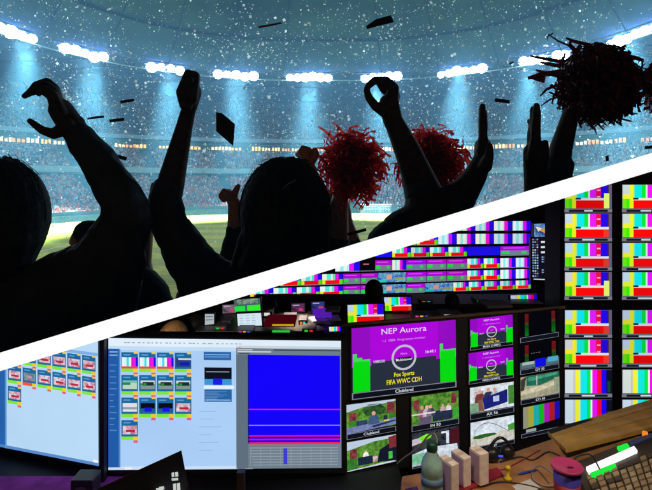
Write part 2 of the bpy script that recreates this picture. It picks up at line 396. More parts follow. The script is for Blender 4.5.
# ------------------------------------------------------------------ people
def prim_mesh(bm, prims):
    def ring(c, ax, r, n=16):
        a = ax.cross(Vector((.13, .2, .97)));
        if a.length < 1e-3: a = ax.cross(Vector((1, 0, 0)))
        a.normalize(); b = ax.cross(a); return [bm.verts.new(c+(a*math.cos(2*PI*k/n)+b*math.sin(2*PI*k/n))*r) for k in range(n)]
    for p in prims:
        if p[0] == 'cap':
            _, a, ra, b, rb = p; d = (b-a); L = max(d.length, 1e-5); d = d/L; n = 16
            rows = []
            for i in range(0, 5): t = -PI/2+PI/2*i/4+.001; rows.append((a+d*math.sin(t)*ra, ra*math.cos(t)))
            for i in range(0, 5): t = PI/2*i/4-.001; rows.append((b+d*math.sin(t)*rb, rb*math.cos(t)))
            rs = [ring(c, d, max(r, 1e-4), n) for c, r in rows]
            for i in range(len(rs)-1):
                for k in range(n): bm.faces.new((rs[i][k], rs[i][(k+1) % n], rs[i+1][(k+1) % n], rs[i+1][k]))
            bm.faces.new(rs[0][::-1]); bm.faces.new(rs[-1])
        else:
            _, c, r = p; M = Matrix.Translation(c) @ Matrix.Diagonal((*r, 1))
            bmesh.ops.create_uvsphere(bm, u_segments=24, v_segments=16, radius=1, matrix=M)
def grow(name, prims, m, parent, voxel=.006, smooth=3, cut=True, texture=0, tscale=.03):
    """one continuous surface over the joined limbs; cut where it meets the sloping slab"""
    bm = bmesh.new(); prim_mesh(bm, prims); me = bpy.data.meshes.new('raw'); bm.to_mesh(me); bm.free()
    o = bpy.data.objects.new('raw', me); COL.objects.link(o)
    r = o.modifiers.new('r', 'REMESH'); r.mode = 'VOXEL'; r.voxel_size = voxel
    s = o.modifiers.new('s', 'SMOOTH'); s.iterations = smooth; s.factor = .5
    if texture:
        tx = bpy.data.textures.new('folds', 'CLOUDS'); tx.noise_scale = tscale; d = o.modifiers.new('d', 'DISPLACE'); d.texture = tx; d.strength = texture; d.mid_level = .5; d.texture_coords = 'GLOBAL'
    dg = bpy.context.evaluated_depsgraph_get(); dg.update()
    m2 = bpy.data.meshes.new_from_object(o.evaluated_get(dg)); bpy.data.objects.remove(o); bpy.data.meshes.remove(me)
    if cut:
        bm = bmesh.new(); bm.from_mesh(m2)
        nrm = Vector((-SX, -SY, 1)).normalized()
        ret = bmesh.ops.bisect_plane(bm, geom=bm.verts[:]+bm.edges[:]+bm.faces[:], plane_co=Vector((0, 0, H+TH*.85)), plane_no=nrm, clear_inner=True)
        ed = [e for e in ret['geom_cut'] if isinstance(e, bmesh.types.BMEdge)]
        if ed: bmesh.ops.holes_fill(bm, edges=ed, sides=0)
        bm.to_mesh(m2); bm.free()
    base = W_.get(parent.name, Vector(parent.location))
    m2.transform(Matrix.Translation(-base)); m2.materials.clear(); m2.materials.append(m)
    m2.polygons.foreach_set('use_smooth', [True]*len(m2.polygons)); m2.polygons.foreach_set('material_index', [0]*len(m2.polygons))
    m2.name = name; ob = bpy.data.objects.new(name, m2); COL.objects.link(ob); ob.parent = parent; W_[ob.name] = base
    return ob
class Fig:
    """limbs given as photo-scale outlines at the figure's own distance"""
    def __init__(s, Y): s.Y = Y; s.p = []
    def P(s, x, y, dy=0): Y = s.Y+dy; return at(x, y, Y)
    def R(s, r): return r/F*s.Y
    def cap(s, x0, y0, r0, x1, y1, r1, d0=0, d1=None):
        if d1 is None: d1 = d0
        s.p.append(('cap', s.P(x0, y0, d0), s.R(r0), s.P(x1, y1, d1), s.R(r1)))
    def chain(s, pts):
        for a, b in zip(pts[:-1], pts[1:]):
            s.cap(a[0], a[1], a[2], b[0], b[1], b[2], a[3] if len(a) > 3 else 0, b[3] if len(b) > 3 else 0)
    def ell(s, x, y, rx, ry, dy=0, rd=None):
        s.p.append(('ell', s.P(x, y, dy), (s.R(rx), rd or s.R(rx), s.R(ry))))
    def take(s): p = s.p; s.p = []; return p
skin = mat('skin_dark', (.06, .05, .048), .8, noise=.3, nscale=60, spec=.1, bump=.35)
skinl = mat('skin_warm', (.50, .25, .17), .5, noise=.12, nscale=30)
def cloth(name, c): return mat(name, c, .9, noise=.3, nscale=14, bump=.3, spec=.08)
hairm = mat('hair_black', (.028, .036, .042), .9, noise=.5, nscale=60, bump=.3, spec=.03)
def person(label, at_px, Y, group='cheering spectators in the foreground'):
    p = at(*at_px, Y); o = tag(empty('person', (p.x, p.y, p.z)), label, 'person', group); W_[o.name] = Vector(o.location); return o
def hair_strands(mb, f, cx, cy, rx, ry, n, m, rd, length=(.3, .9), drop=40, w=.0016, fly=0):
    """locks lying on the head and falling"""
    for i in range(n):
        a = random.uniform(0, 2*PI); b = random.uniform(.05, 1.2); pts = []
        for k in range(7):
            bb = b+(k/6)*random.uniform(*length)
            rr = 1.01+.02*random.random()+(fly*random.random()*k/6)
            x = cx+math.sin(min(bb, PI/2))*math.cos(a)*rx*rr; dy = math.sin(min(bb, PI/2))*math.sin(a)*rd*rr
            y = cy-math.cos(min(bb, PI/2))*ry*rr+max(0, bb-PI/2)*drop
            pts.append(f.P(x, y, dy))
        mb.tube(pts, [w*1.5, w*1.5, w*1.4, w*1.2, w, w*.7, w*.3], m, 5)

# --- person A, far left, one clawed hand up
A = Fig(1.5); o = person('silhouetted person at far left with rounded dark hair and one bent arm raised, fingers clawed', (10, 330), 1.5)
A.chain([(5, 262, 22), (5, 300, 30)]); A.cap(-50, 330, 40, 70, 315, 40); A.ell(5, 215, 38, 48, 0, .11); A.cap(5, 222, 6, 5, 224, 5, .115)
A.chain([(92, 298, 26, 0), (128, 210, 20, .02), (101, 168, 17, .02), (76, 132, 13, .02)])
A.chain([(76, 132, 13, .02), (61, 110, 12, .02)]); 
for i, (dy, dx, dyy) in enumerate([(-.03, -1, 4), (-.01, 2, 0), (.012, 4, -3), (.034, 9, 2)]):
    A.chain([(60, 114, 8, dy+.02), (53+dx*.3, 92+dyy, 5.6, dy+.02), (43+dx, 85+dyy, 4.6, dy+.02), (32+dx, 88+dyy, 3.8, dy+.02), (26+dx*1.4, 92+dyy, 2.9, dy+.02)])
A.chain([(68, 126, 8, -.01), (54, 134, 5.2, -.025), (42, 130, 4.2, -.03), (30, 121, 3, -.03)])
A.chain([(80, 128, 6, .02), (81, 121, 4, .02)])
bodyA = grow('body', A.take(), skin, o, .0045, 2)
A.ell(1, 214, 45, 56, 0, .135); A.cap(-2, 235, 43, -5, 258, 36, -.01)
hb = grow('hair', A.take(), hairm, o, .007, 3, texture=.003, tscale=.02)
mb = MB(); hair_strands(mb, A, 1, 214, 45, 56, 260, hairm, .135, drop=30, w=.0009); hair_strands(mb, A, 1, 214, 45, 56, 60, hairm, .135, drop=40, w=.0007, fly=.16); mb.build('hair_locks', hb, True)
A.chain([(-60, 330, 52), (20, 322, 52), (62, 300, 42, -.01)]); A.cap(20, 330, 60, 60, 345, 66); A.chain([(62, 296, 44, 0), (100, 275, 37, 0), (127, 222, 25, .02), (124, 204, 22.5, .02), (103, 168, 19, .02), (80, 136, 14.5, .02)]); A.cap(95, 300, 42, 112, 262, 33)
A.cap(48, 275, 10, 66, 262, 12, -.03)
grow('jacket', A.take(), cloth('jacket_black', (.05, .07, .085)), o, .007, 3, texture=.016, tscale=.045)

# --- person B, centre, big head of hair and raised fist
B = Fig(1.6); o = person('silhouetted long-haired person in the centre with one raised arm and closed fist', (285, 290), 1.6)
B.ell(284, 212, 38, 48, 0, .12); B.chain([(284, 250, 20), (284, 290, 26)]); B.cap(235, 305, 26, 330, 300, 26)
B.chain([(212, 288, 22, 0), (165, 214, 14, .03), (172, 178, 13.5, .04), (184, 128, 8.6, .05), (188, 112, 7.6, .05)])
B.chain([(189, 108, 8, .05), (192, 92, 10, .05)])
for i, dy in enumerate((-.026, -.009, .009, .026)):
    B.chain([(191, 98, 7, .05+dy), (196-abs(dy)*40, 76+i*.8, 5, .05+dy), (188, 74+i*.8, 4.8, .04+dy), (184, 84, 4.4, .035+dy), (188, 92, 4, .035+dy)])
B.chain([(186, 104, 7, .02), (181, 92, 5, 0.0), (184, 83, 4.2, -.01), (190, 80, 3.6, -.005)])
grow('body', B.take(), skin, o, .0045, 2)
B.ell(285, 214, 44.5, 56, 0, .145); B.cap(287, 222, 43, 284, 262, 47, -.01); B.cap(284, 262, 47, 278, 310, 52, -.02); B.cap(305, 240, 24, 312, 300, 28, -.03); B.cap(252, 240, 14, 240, 300, 18, -.04)
hb = grow('hair', B.take(), hairm, o, .007, 3, texture=.005, tscale=.02)
mb = MB(); hair_strands(mb, B, 285, 214, 45, 56, 300, hairm, .145, drop=45, w=.0009); hair_strands(mb, B, 285, 214, 45, 56, 70, hairm, .145, drop=60, w=.0007, fly=.22); mb.build('hair_locks', hb, True)
B.chain([(285, 312, 62), (218, 296, 34), (196, 268, 25, .01), (168, 222, 18.5, .03), (165, 200, 17, .03), (168, 190, 15.5, .035)]); B.cap(240, 320, 50, 345, 320, 45)
grow('jacket', B.take(), cloth('jacket_navy', (.045, .065, .085)), o, .007, 3, texture=.016, tscale=.045)
mb = MB(); mb.tube([B.P(*q) for q in ((283, 189, -.15), (288, 184, -.152), (296, 180, -.15))], .0017, mat('hair_clip', (.35, .4, .42), .35), 6); mb.build('hair_clip', o, True)

# --- person C, right of centre, two arms up in a V, one hand makes a ring, one open palm
Cf = Fig(1.45); o = person('silhouetted person with arms in a V, one hand making a finger ring', (430, 225), 1.45)
Cf.chain([(428, 232, 28, 0), (424, 192, 18, .02), (408, 152, 13.5, .02), (394, 122, 9.8, .02)])
Cf.chain([(393, 121, 10, .02), (389, 104, 10.5, .02)])
Cf.chain([(391, 100, 8, .01), (394, 88, 5.2, .01), (386, 80.5, 4.6, .0), (375, 80, 4, -.005), (367.5, 86.5, 3.3, -.01), (366.5, 91, 3, -.01)])      # index curls round to the thumb
Cf.chain([(384, 110, 7, 0), (375, 106, 4.6, -.012), (368.5, 97, 3.9, -.014), (366.5, 90, 3.2, -.012)])
for i, (ex, ey) in enumerate([(380, 83), (383, 85), (386, 88)]):
    dy = .025+.017*i; Cf.chain([(391, 103, 8, dy), (394+i*.7, 93+i*1.5, 5.4, dy), (388, 86+i*1.5, 4.8, dy+.004), (ex, ey, 4, dy+.01), (383+i, 90+i, 3.4, dy+.01)])
Cf.chain([(402, 232, 22, 0), (442, 212, 22, 0), (464, 192, 14.5, -.02), (475, 176, 11.5, -.03), (483, 158, 8.8, -.03), (483, 146, 8.4, -.03)])
for i, (tx, ty) in enumerate([(482.5, 106), (481.5, 108), (484.5, 112), (482, 120)]):
    dy = -.06+.02*i; Cf.chain([(483, 150, 7, -.03+(dy+.03)*.7), (483, 136, 4.3, dy), (tx*.5+483*.5, 122+i*2, 4, dy), (tx, ty, 2.9, dy)])
Cf.chain([(485, 166, 7, -.06), (489, 156, 4.6, -.075), (489.5, 146, 3.3, -.08)])
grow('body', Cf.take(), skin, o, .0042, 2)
Cf.chain([(392, 246, 26, 0), (428, 236, 30, 0), (425, 205, 19, .02), (421, 188, 18, .02)]); Cf.chain([(430, 240, 28, 0), (446, 212, 20, -.005), (458, 200, 16.5, -.015)]); Cf.cap(470, 250, 26, 400, 262, 30)
grow('shirt', Cf.take(), cloth('shirt_black', (.05, .07, .085)), o, .006, 3, texture=.012, tscale=.035)

# --- person D, right, open hand and arm shaking a pompom
D = Fig(1.35); o = person('silhouetted person at right, one flat hand up, one arm holding a big pompom', (545, 215), 1.35)
D.chain([(536, 215, 15, 0), (535, 190, 10.5, 0), (535, 168, 11, 0), (534, 152, 10.5, 0)])
for i, (tx, ty, r) in enumerate([(536.5, 106, 4.2), (538, 111, 4), (533, 109, 4), (529.5, 121, 3.6)]):
    dy = -.03+.018*i; D.chain([(535, 156, 8, dy*.7), (536-(i == 3)*5, 138, r+.6, dy), ((tx+535)/2, 124, r+.2, dy), (tx, ty, r-.8, dy)])
D.chain([(540, 168, 7, -.02), (544, 156, 4.8, -.04), (545, 143, 3.6, -.05)])
D.chain([(547, 230, 26, 0), (555, 182, 13, .02), (561, 148, 11, .02), (570, 116, 8.2, .02), (577, 102, 7.5, .02)])
for i in range(4): D.chain([(577, 104, 7, .0+.015*i), (585, 94+2*i, 4.6, -.01+.016*i), (580, 88+2*i, 4.4, -.02+.016*i), (573, 92+2*i, 4, -.015+.016*i)])
D.chain([(574, 108, 6, .03), (571, 98, 4.5, .045), (577, 92, 3.8, .045)])
grow('body', D.take(), skin, o, .0042, 2)
D.chain([(540, 240, 30, 0), (552, 205, 20, .01), (556, 180, 15.5, .02), (559, 165, 14, .02)]); D.cap(510, 250, 24, 570, 245, 28)
grow('shirt', D.take(), cloth('shirt_black', (.05, .07, .085)), o, .006, 3, texture=.012, tscale=.035)

# --- smaller people further in front
def small(label, Y, limbs, clothes=None, cap_=None, smat=skinl, cmat=None, hair=None):
    f = Fig(Y); o = person(label, (limbs[0][0][0], limbs[0][0][1]), Y)
    for l in limbs: f.chain(l)
    grow('body', f.take(), smat, o, .005, 2)
    if clothes:
        for l in clothes: f.chain(l)
        grow('shirt', f.take(), cmat or cloth('shirt_teal', (.02, .04, .045)), o, .008, 2, texture=.012, tscale=.035)
    if hair:
        for l in hair: f.chain(l)
        grow('hair', f.take(), hairm, o, .008, 2, texture=.006, tscale=.02)
    if cap_:
        for l in cap_: f.chain(l)
        grow('cap', f.take(), cloth('cap_dark', (.018, .035, .035)), o, .007, 2, texture=.004, tscale=.03)
    return o
# fist beside the big head
small('person hidden behind the centre head with only a small pink fist raised beside the hair', 2.3,
      [[(318, 215, 9), (314, 185, 8), (309, 165, 6)], [(307, 162, 6, 0), (306, 154, 6, 0)]] +
      [[(306, 158, 5, d), (301-i, 151+i, 3.2, d), (303, 148+i, 3, d-.01), (309, 150+i, 3, d-.015)] for i, d in enumerate((-.04, -.015, .01, .035))] +
      [[(311, 162, 4.5, -.02), (316, 155, 3.6, -.03), (315, 150, 3, -.03)]], [[(318, 240, 16), (317, 200, 10)]])
small('person hidden left of the centre head with one small bent hand showing', 2.2,
      [[(236, 235, 9), (236, 208, 8), (233, 198, 6)], [(232, 196, 5.5), (228, 194, 5.5)]] +
      [[(230, 196, 4.5, d), (224, 191+i, 3, d), (221, 195+i*.7, 2.7, d), (224, 199+i*.5, 2.4, d)] for i, d in enumerate((-.035, -.012, .012, .035))] +
      [[(234, 195, 4, -.02), (237, 188, 3.2, -.03), (238.5, 186, 2.4, -.03)]], [[(232, 262, 14), (236, 228, 9)]])
small('person in a dark knit cap low between the left silhouettes', 2.4, [[(85, 248, 13), (83, 240, 12)], [(86, 255, 8), (92, 275, 12)], [(72, 240, 2.5), (71, 243, 2)]],
      [[(60, 300, 22), (95, 285, 22), (120, 300, 22)]], [[(88, 234, 14), (92, 236, 16), (102, 240, 12)]])
small('person in a dark green hat with one bare pink forearm raised beside the left arms', 2.0, [[(132, 292, 16), (134, 285, 15)], [(147, 290, 10, .05), (143, 262, 8.5, .05), (146, 232, 7.5, .05), (150, 212, 6, .05)]] +
      [[(150, 214, 6, .05), (151, 202, 5.5, .05)]]+[[(151, 205, 4, .05+d), (152+i, 192, 2.6, .05+d), (153, 184+i*2, 2.2, .04+d)] for i, d in enumerate((-.03, -.01, .01, .03))]+[[(148, 208, 3.6, .03), (144, 202, 2.6, .02), (143, 197, 2.2, .02)]],
      [[(100, 330, 26), (140, 320, 26), (180, 335, 24)]], [[(125, 290, 20), (140, 288, 22), (150, 296, 20), (160, 305, 14)]])
small('person low beside the elbow of the centre figure showing a sliver of brown hair', 2.6, [[(184, 300, 9), (184, 296, 8)]], [[(170, 325, 14), (195, 320, 14)]], hair=[[(184, 294, 7), (185, 302, 8)]])
def pomarm(label, Y, l, hand, cl):
    hx, hy = hand
    return small(label, Y, l+[[(hx-6+i*4, hy+4, 4.2, d), (hx-8+i*4.5, hy-5, 3.3, d-.02), (hx-4+i*4, hy-9, 3, d-.035)] for i, d in enumerate((-.02, -.01, 0, .01))]+[[(hx+3, hy+5, 4, -.03), (hx+8, hy, 3.2, -.05), (hx+6, hy-5, 2.8, -.055)]], cl)
pomarm('person shaking a red foil pompom right of the centre head, bare forearm raised', 2.3, [[(337, 250, 12), (338, 215, 10.5), (341, 192, 7.5), (343, 180, 7)]], (344, 172), [[(330, 270, 16), (337, 245, 13.5)]])
small('person with a bare elbow behind the red pompom arm', 2.7, [[(318, 190, 8), (326, 206, 9), (336, 192, 6)], [(352, 240, 8), (346, 222, 7), (344, 205, 6)]], [[(345, 262, 13), (352, 243, 9)]])
pomarm('person shaking a red foil pompom behind the V of arms', 2.2, [[(450, 225, 12), (446, 200, 8.5), (441, 182, 6.5), (438, 172, 6.5)]], (437, 164), [[(445, 250, 16), (452, 222, 13)]])

# --- pompoms: ribbons of foil radiating from the hand
def foil(name, c, tr, rough=.25, met=.6):
    m = bpy.data.materials.new(name); m.use_nodes = True; nt = m.node_tree; b = nt.nodes['Principled BSDF']
    b.inputs['Base Color'].default_value = (*c, 1); b.inputs['Metallic'].default_value = met; b.inputs['Roughness'].default_value = rough
    t = nt.nodes.new('ShaderNodeBsdfTranslucent'); t.inputs[0].default_value = (*c, 1); mx = nt.nodes.new('ShaderNodeMixShader'); mx.inputs[0].default_value = tr
    o = nt.nodes['Material Output']; tc = nt.nodes.new('ShaderNodeTexCoord'); nz = nt.nodes.new('ShaderNodeTexNoise'); nz.inputs['Scale'].default_value = 55; rp_ = nt.nodes.new('ShaderNodeValToRGB'); rp_.color_ramp.elements[0].position = .36; rp_.color_ramp.elements[1].position = .55; rp_.color_ramp.elements[0].color = (*[v*.3 for v in c], 1); rp_.color_ramp.elements[1].color = (*[min(1, v*1.3) for v in c], 1); nt.links.new(tc.outputs['Object'], nz.inputs['Vector']); nt.links.new(nz.outputs['Fac'], rp_.inputs['Fac']); nt.links.new(rp_.outputs['Color'], b.inputs['Base Color']); nt.links.new(rp_.outputs['Color'], t.inputs[0]); nt.links.new(b.outputs[0], mx.inputs[1]); nt.links.new(t.outputs[0], mx.inputs[2]); nt.links.new(mx.outputs[0], o.inputs[0]); return m
def pompom(label, cx, cy, Y, rx, ry, n, m, core, w=2.2, gap=None, spikes=()):
    c = at(cx, cy, Y); o = tag(empty('pompom', tuple(c)), label, 'pompom', 'foil pompoms shaken by the spectators'); W_[o.name] = Vector(c)
    k = Y/F; mb = MB()
    for i in range(n):
        u = random.uniform(-1, 1); a = random.uniform(0, 2*PI); d = Vector((math.sqrt(1-u*u)*math.cos(a), math.sqrt(1-u*u)*math.sin(a), u))
        if gap and (d.x*rx+cx-gap[0])**2+(-d.z*ry+cy-gap[1])**2 < gap[2]**2: continue
        L = random.uniform(.6, 1.05); R = Vector((rx*k*d.x, rx*k*d.y, ry*k*d.z))*L; Rm_ = (rx+ry)/2*k
        side = d.cross(Vector((random.gauss(0, 1), random.gauss(0, 1), random.gauss(0, 1)))).normalized(); curl = random.uniform(.25, .8)*Rm_; dr = random.uniform(.05, .42)*Rm_
        pts = []; ww = w*k*random.uniform(.5, 1.1)/2; tw = random.uniform(-7, 7); wob = random.uniform(.02, .09)*Rm_; ph = random.uniform(0, 6.28); fq = random.uniform(6, 14)
        for j in range(11):
            t = j/10; p = c+R*(min(1, .2+t*1.1)**.85)+side*curl*t**2.2+Vector((0, 0, -dr*t*t))+d.cross(side)*wob*math.sin(ph+fq*t); s_ = (d*math.cos(tw*t)+d.cross(side)*math.sin(tw*t))*ww
            pts += [p-s_, p+s_]
        mb.add(pts, [(2*j, 2*j+1, 2*j+3, 2*j+2) for j in range(10)], m)
    for (x0, y0, x1, y1, ww) in spikes:
        p, q = at(x0, y0, Y), at(x1, y1, Y); dv = (q-p); sd = Vector((dv.z, 0, -dv.x)).normalized()*ww*k/2; md = p.lerp(q, .5)+Vector((0, .02, .006))
        mb.add([p-sd, p+sd, md-sd*.9, md+sd*.9, q-sd*.5, q+sd*.5], [(0, 1, 3, 2), (2, 3, 5, 4)], m)
    mb.build('streamers', o)
    if core:
        mb = MB(); vs = []
        for i in range(n//2):
            u = random.uniform(-1, 1); a = random.uniform(0, 2*PI); d = Vector((math.sqrt(1-u*u)*math.cos(a), math.sqrt(1-u*u)*math.sin(a), u)); r = random.uniform(.3, core)
            p = c+Vector((rx*k*d.x, rx*k*d.y, ry*k*d.z))*r
            if gap and (p.x/p.y*F+CX-gap[0])**2+(HOR-(p.z-H)/p.y*F-gap[1])**2 < (gap[2]+4)**2: continue
            a1 = Vector((random.gauss(0, 1), random.gauss(0, 1), random.gauss(0, 1))).normalized(); b1 = a1.cross(d).normalized(); q = 7*k
            mb.add([p-a1*q-b1*q*.35, p+a1*q-b1*q*.35, p+a1*q+b1*q*.35, p-a1*q+b1*q*.35], [(0, 1, 2, 3)], m)
        mb.build('core', o)
    return o
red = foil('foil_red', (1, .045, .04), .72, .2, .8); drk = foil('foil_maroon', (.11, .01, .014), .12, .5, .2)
pompom('bright red foil pompom on the raised bare arm right of the centre head', 352, 160, 2.3, 32, 33, 820, red, .62, 2.7, spikes=[(335, 140, 318, 126, 3), (330, 150, 316, 148, 2.5), (345, 135, 333, 122, 2.5)])
pompom('bright red foil pompom partly behind the arm with the finger ring', 431, 157, 2.2, 33, 34, 820, red, .62, 2.7)
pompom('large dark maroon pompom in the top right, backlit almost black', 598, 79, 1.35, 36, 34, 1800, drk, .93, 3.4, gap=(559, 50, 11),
       spikes=[(565, 62, 530, 56, 4), (562, 72, 528, 78, 6), (566, 78, 536, 70, 4), (560, 66, 540, 62, 4), (575, 48, 548, 34, 2), (553, 33, 548, 41, 1.6), (590, 45, 566, 38, 4), (545, 80, 532, 77, 6), (565, 95, 541, 106, 2), (595, 115, 604, 130, 3), (570, 100, 549, 92, 3), (608, 110, 622, 126, 3), (620, 100, 633, 114, 3), (586, 108, 590, 124, 2.5), (612, 108, 612, 124, 2.5), (575, 108, 566, 122, 2.5), (625, 95, 638, 104, 3), (575, 50, 571, 40, 5), (560, 84, 540, 96, 3), (562, 90, 552, 104, 3)])
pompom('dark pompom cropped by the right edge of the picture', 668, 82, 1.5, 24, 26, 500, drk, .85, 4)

# --- loose confetti strips in the air
def strip(label, pts, Y, m, curl=.3):
    c = at(sum(p[0] for p in pts)/len(pts), sum(p[1] for p in pts)/len(pts), Y)
    mb = MB(); n = len(pts); th = .0012
    fr_ = [at(p[0], p[1], Y+(i in (1, 2))*curl*.05) for i, p in enumerate(pts)]
    bk = [p+Vector((0, th, 0)) for p in fr_]
    mb.add(fr_+bk, [tuple(range(n)), tuple(range(n, 2*n))[::-1]]+[(i, i+n, (i+1) % n+n, (i+1) % n) for i in range(n)], m)
    tag(mb.build('confetti_strip', origin=tuple(c)), label, 'confetti', 'loose confetti strips in the air')
kp = mat('confetti_black', (.012, .012, .015), .6); rp = mat('confetti_red', (.25, .03, .02), .6)
strip('dark diamond-shaped confetti piece left of the centre head', [(216, 112), (222, 113), (235, 124), (233, 146), (216, 131)], 1.8, kp)
strip('curled black confetti strip at top right of centre', [(366, 26), (376, 19), (391, 15), (394, 22), (382, 25), (367, 29)], 2, kp)
strip('thin red confetti strip high in the air at top centre', [(258, 26), (270, 24), (281, 22), (282, 23.5), (270, 26), (259, 28)], 2.2, rp)
strip('short black confetti strip between the open palms', [(495, 98), (510, 100), (509.5, 103.5), (494.5, 101.5)], 2.1, kp)
strip('short black confetti strip upper one of the three near the left arm', [(120, 100.5), (134, 98.5), (134.5, 101), (120.5, 103.5)], 2, kp)
strip('thin black confetti strip lower left of the three near the left arm', [(87, 118), (96, 116), (104, 115.5), (104, 117.5), (88, 119.5)], 2.1, kp)
strip('short black confetti strip lower right of the three near the left arm', [(109, 119.5), (124, 117.5), (124.5, 120.5), (110, 122.5)], 2.1, kp)
strip('black confetti strip just left of the raised fist arm', [(108, 152), (127, 157), (126, 160.5), (113, 157.5)], 1.9, kp)
strip('black confetti strip under the red pompom near the divider', [(347, 233), (366, 228), (366.5, 231), (348, 236)], 1.7, kp)
strip('black confetti strip at the right edge above the divider', [(645, 146), (655, 145), (655, 148.5), (645, 149)], 1.9, kp)
strip('tiny red confetti piece above the divider at right', [(605.5, 156), (608.5, 155), (609, 161), (606, 161.5)], 2.2, rp)
strip('tiny dark red confetti piece left of the dark pompom', [(509, 63), (513, 61), (514, 62.5), (510, 65)], 2.2, rp)
# ------------------------------------------------------------------ control room
ZF = H-2.1                                  # its floor
blk = mat('black_plastic', (.012, .012, .014), .35); bez = mat('bezel_grey', (.10, .10, .115), .45); blk2 = mat('rack_black', (.008, .008, .012), .6)
wallm = mat('wall_dark', (.03, .027, .032), .85, noise=.2, nscale=3)
class Surf:
    """a flat or gently curved upright face: photo corners TL, TR, BR, BL and its distance as a function of the column"""
    def __init__(s, TL, TR, BR, BL, Y): s.c = (TL, TR, BR, BL); s.Y = Y if callable(Y) else (lambda px, Y=Y: Y)
    def px(s, u, v):
        TL, TR, BR, BL = s.c
        x = (TL[0]*(1-u)+TR[0]*u)*(1-v)+(BL[0]*(1-u)+BR[0]*u)*v; y = (TL[1]*(1-u)+TR[1]*u)*(1-v)+(BL[1]*(1-u)+BR[1]*u)*v
        return x, y
    def pt(s, u, v, off=0):
        x, y = s.px(u, v); Y = s.Y(x)
        p = at(x, y, Y); return p+Vector((0, -off, 0))
    def rect(s, mb, u0, v0, u1, v1, m, layer=1, n=None):
        if n is None: n = s.n if hasattr(s, 'n') else 1
        off = .0008*layer
        for i in range(n):
            a, b = u0+(u1-u0)*i/n, u0+(u1-u0)*(i+1)/n
            mb.add([s.pt(a, v0, off), s.pt(b, v0, off), s.pt(b, v1, off), s.pt(a, v1, off)], [(3, 2, 1, 0)], m)
    def poly(s, mb, uv, m, layer=1): mb.add([s.pt(u, v, .0008*layer) for u, v in uv], [tuple(range(len(uv)))[::-1]], m)
    def solid(s, mb, u0, v0, u1, v1, front, back, m, n=1):
        for i in range(n):
            a, b = u0+(u1-u0)*i/n, u0+(u1-u0)*(i+1)/n
            f = [s.pt(a, v0, front), s.pt(b, v0, front), s.pt(b, v1, front), s.pt(a, v1, front)]
            D = Vector((0, front+back, 0)); g_ = [p+D for p in f]
            mb.add(f+g_, [(3, 2, 1, 0), (4, 5, 6, 7), (0, 1, 5, 4), (2, 3, 7, 6)]+([(3, 0, 4, 7)] if i == 0 else [])+([(1, 2, 6, 5)] if i == n-1 else []), m)
    def text(s, mb, txt, u, v, hu, m, layer=2, sx=1.0, bold=.0):
        """hu: letter height as a share of the face height"""
        w = (s.pt(1, .5)-s.pt(0, .5)).length; h = (s.pt(0, 1)-s.pt(0, 0)).length; off = .0008*layer
        mb.text(txt, hu*1.35, lambda x, y: s.pt(u+x*h/w*sx, v-y, off), m, bold)
def vpY(Y0, x0, vp): return lambda px: Y0*(vp-x0)/(vp-px)
WH, RD, BL_, GR, MG, YE, CY = (240, 246, 250), (255, 10, 10), (20, 10, 250), (10, 240, 20), (240, 10, 240), (250, 245, 40), (20, 235, 240)
TINTS = [(1, 1, 1), (.93, .97, 1), (1, .95, .9), (.86, .88, .92), (1, 1, .94)]
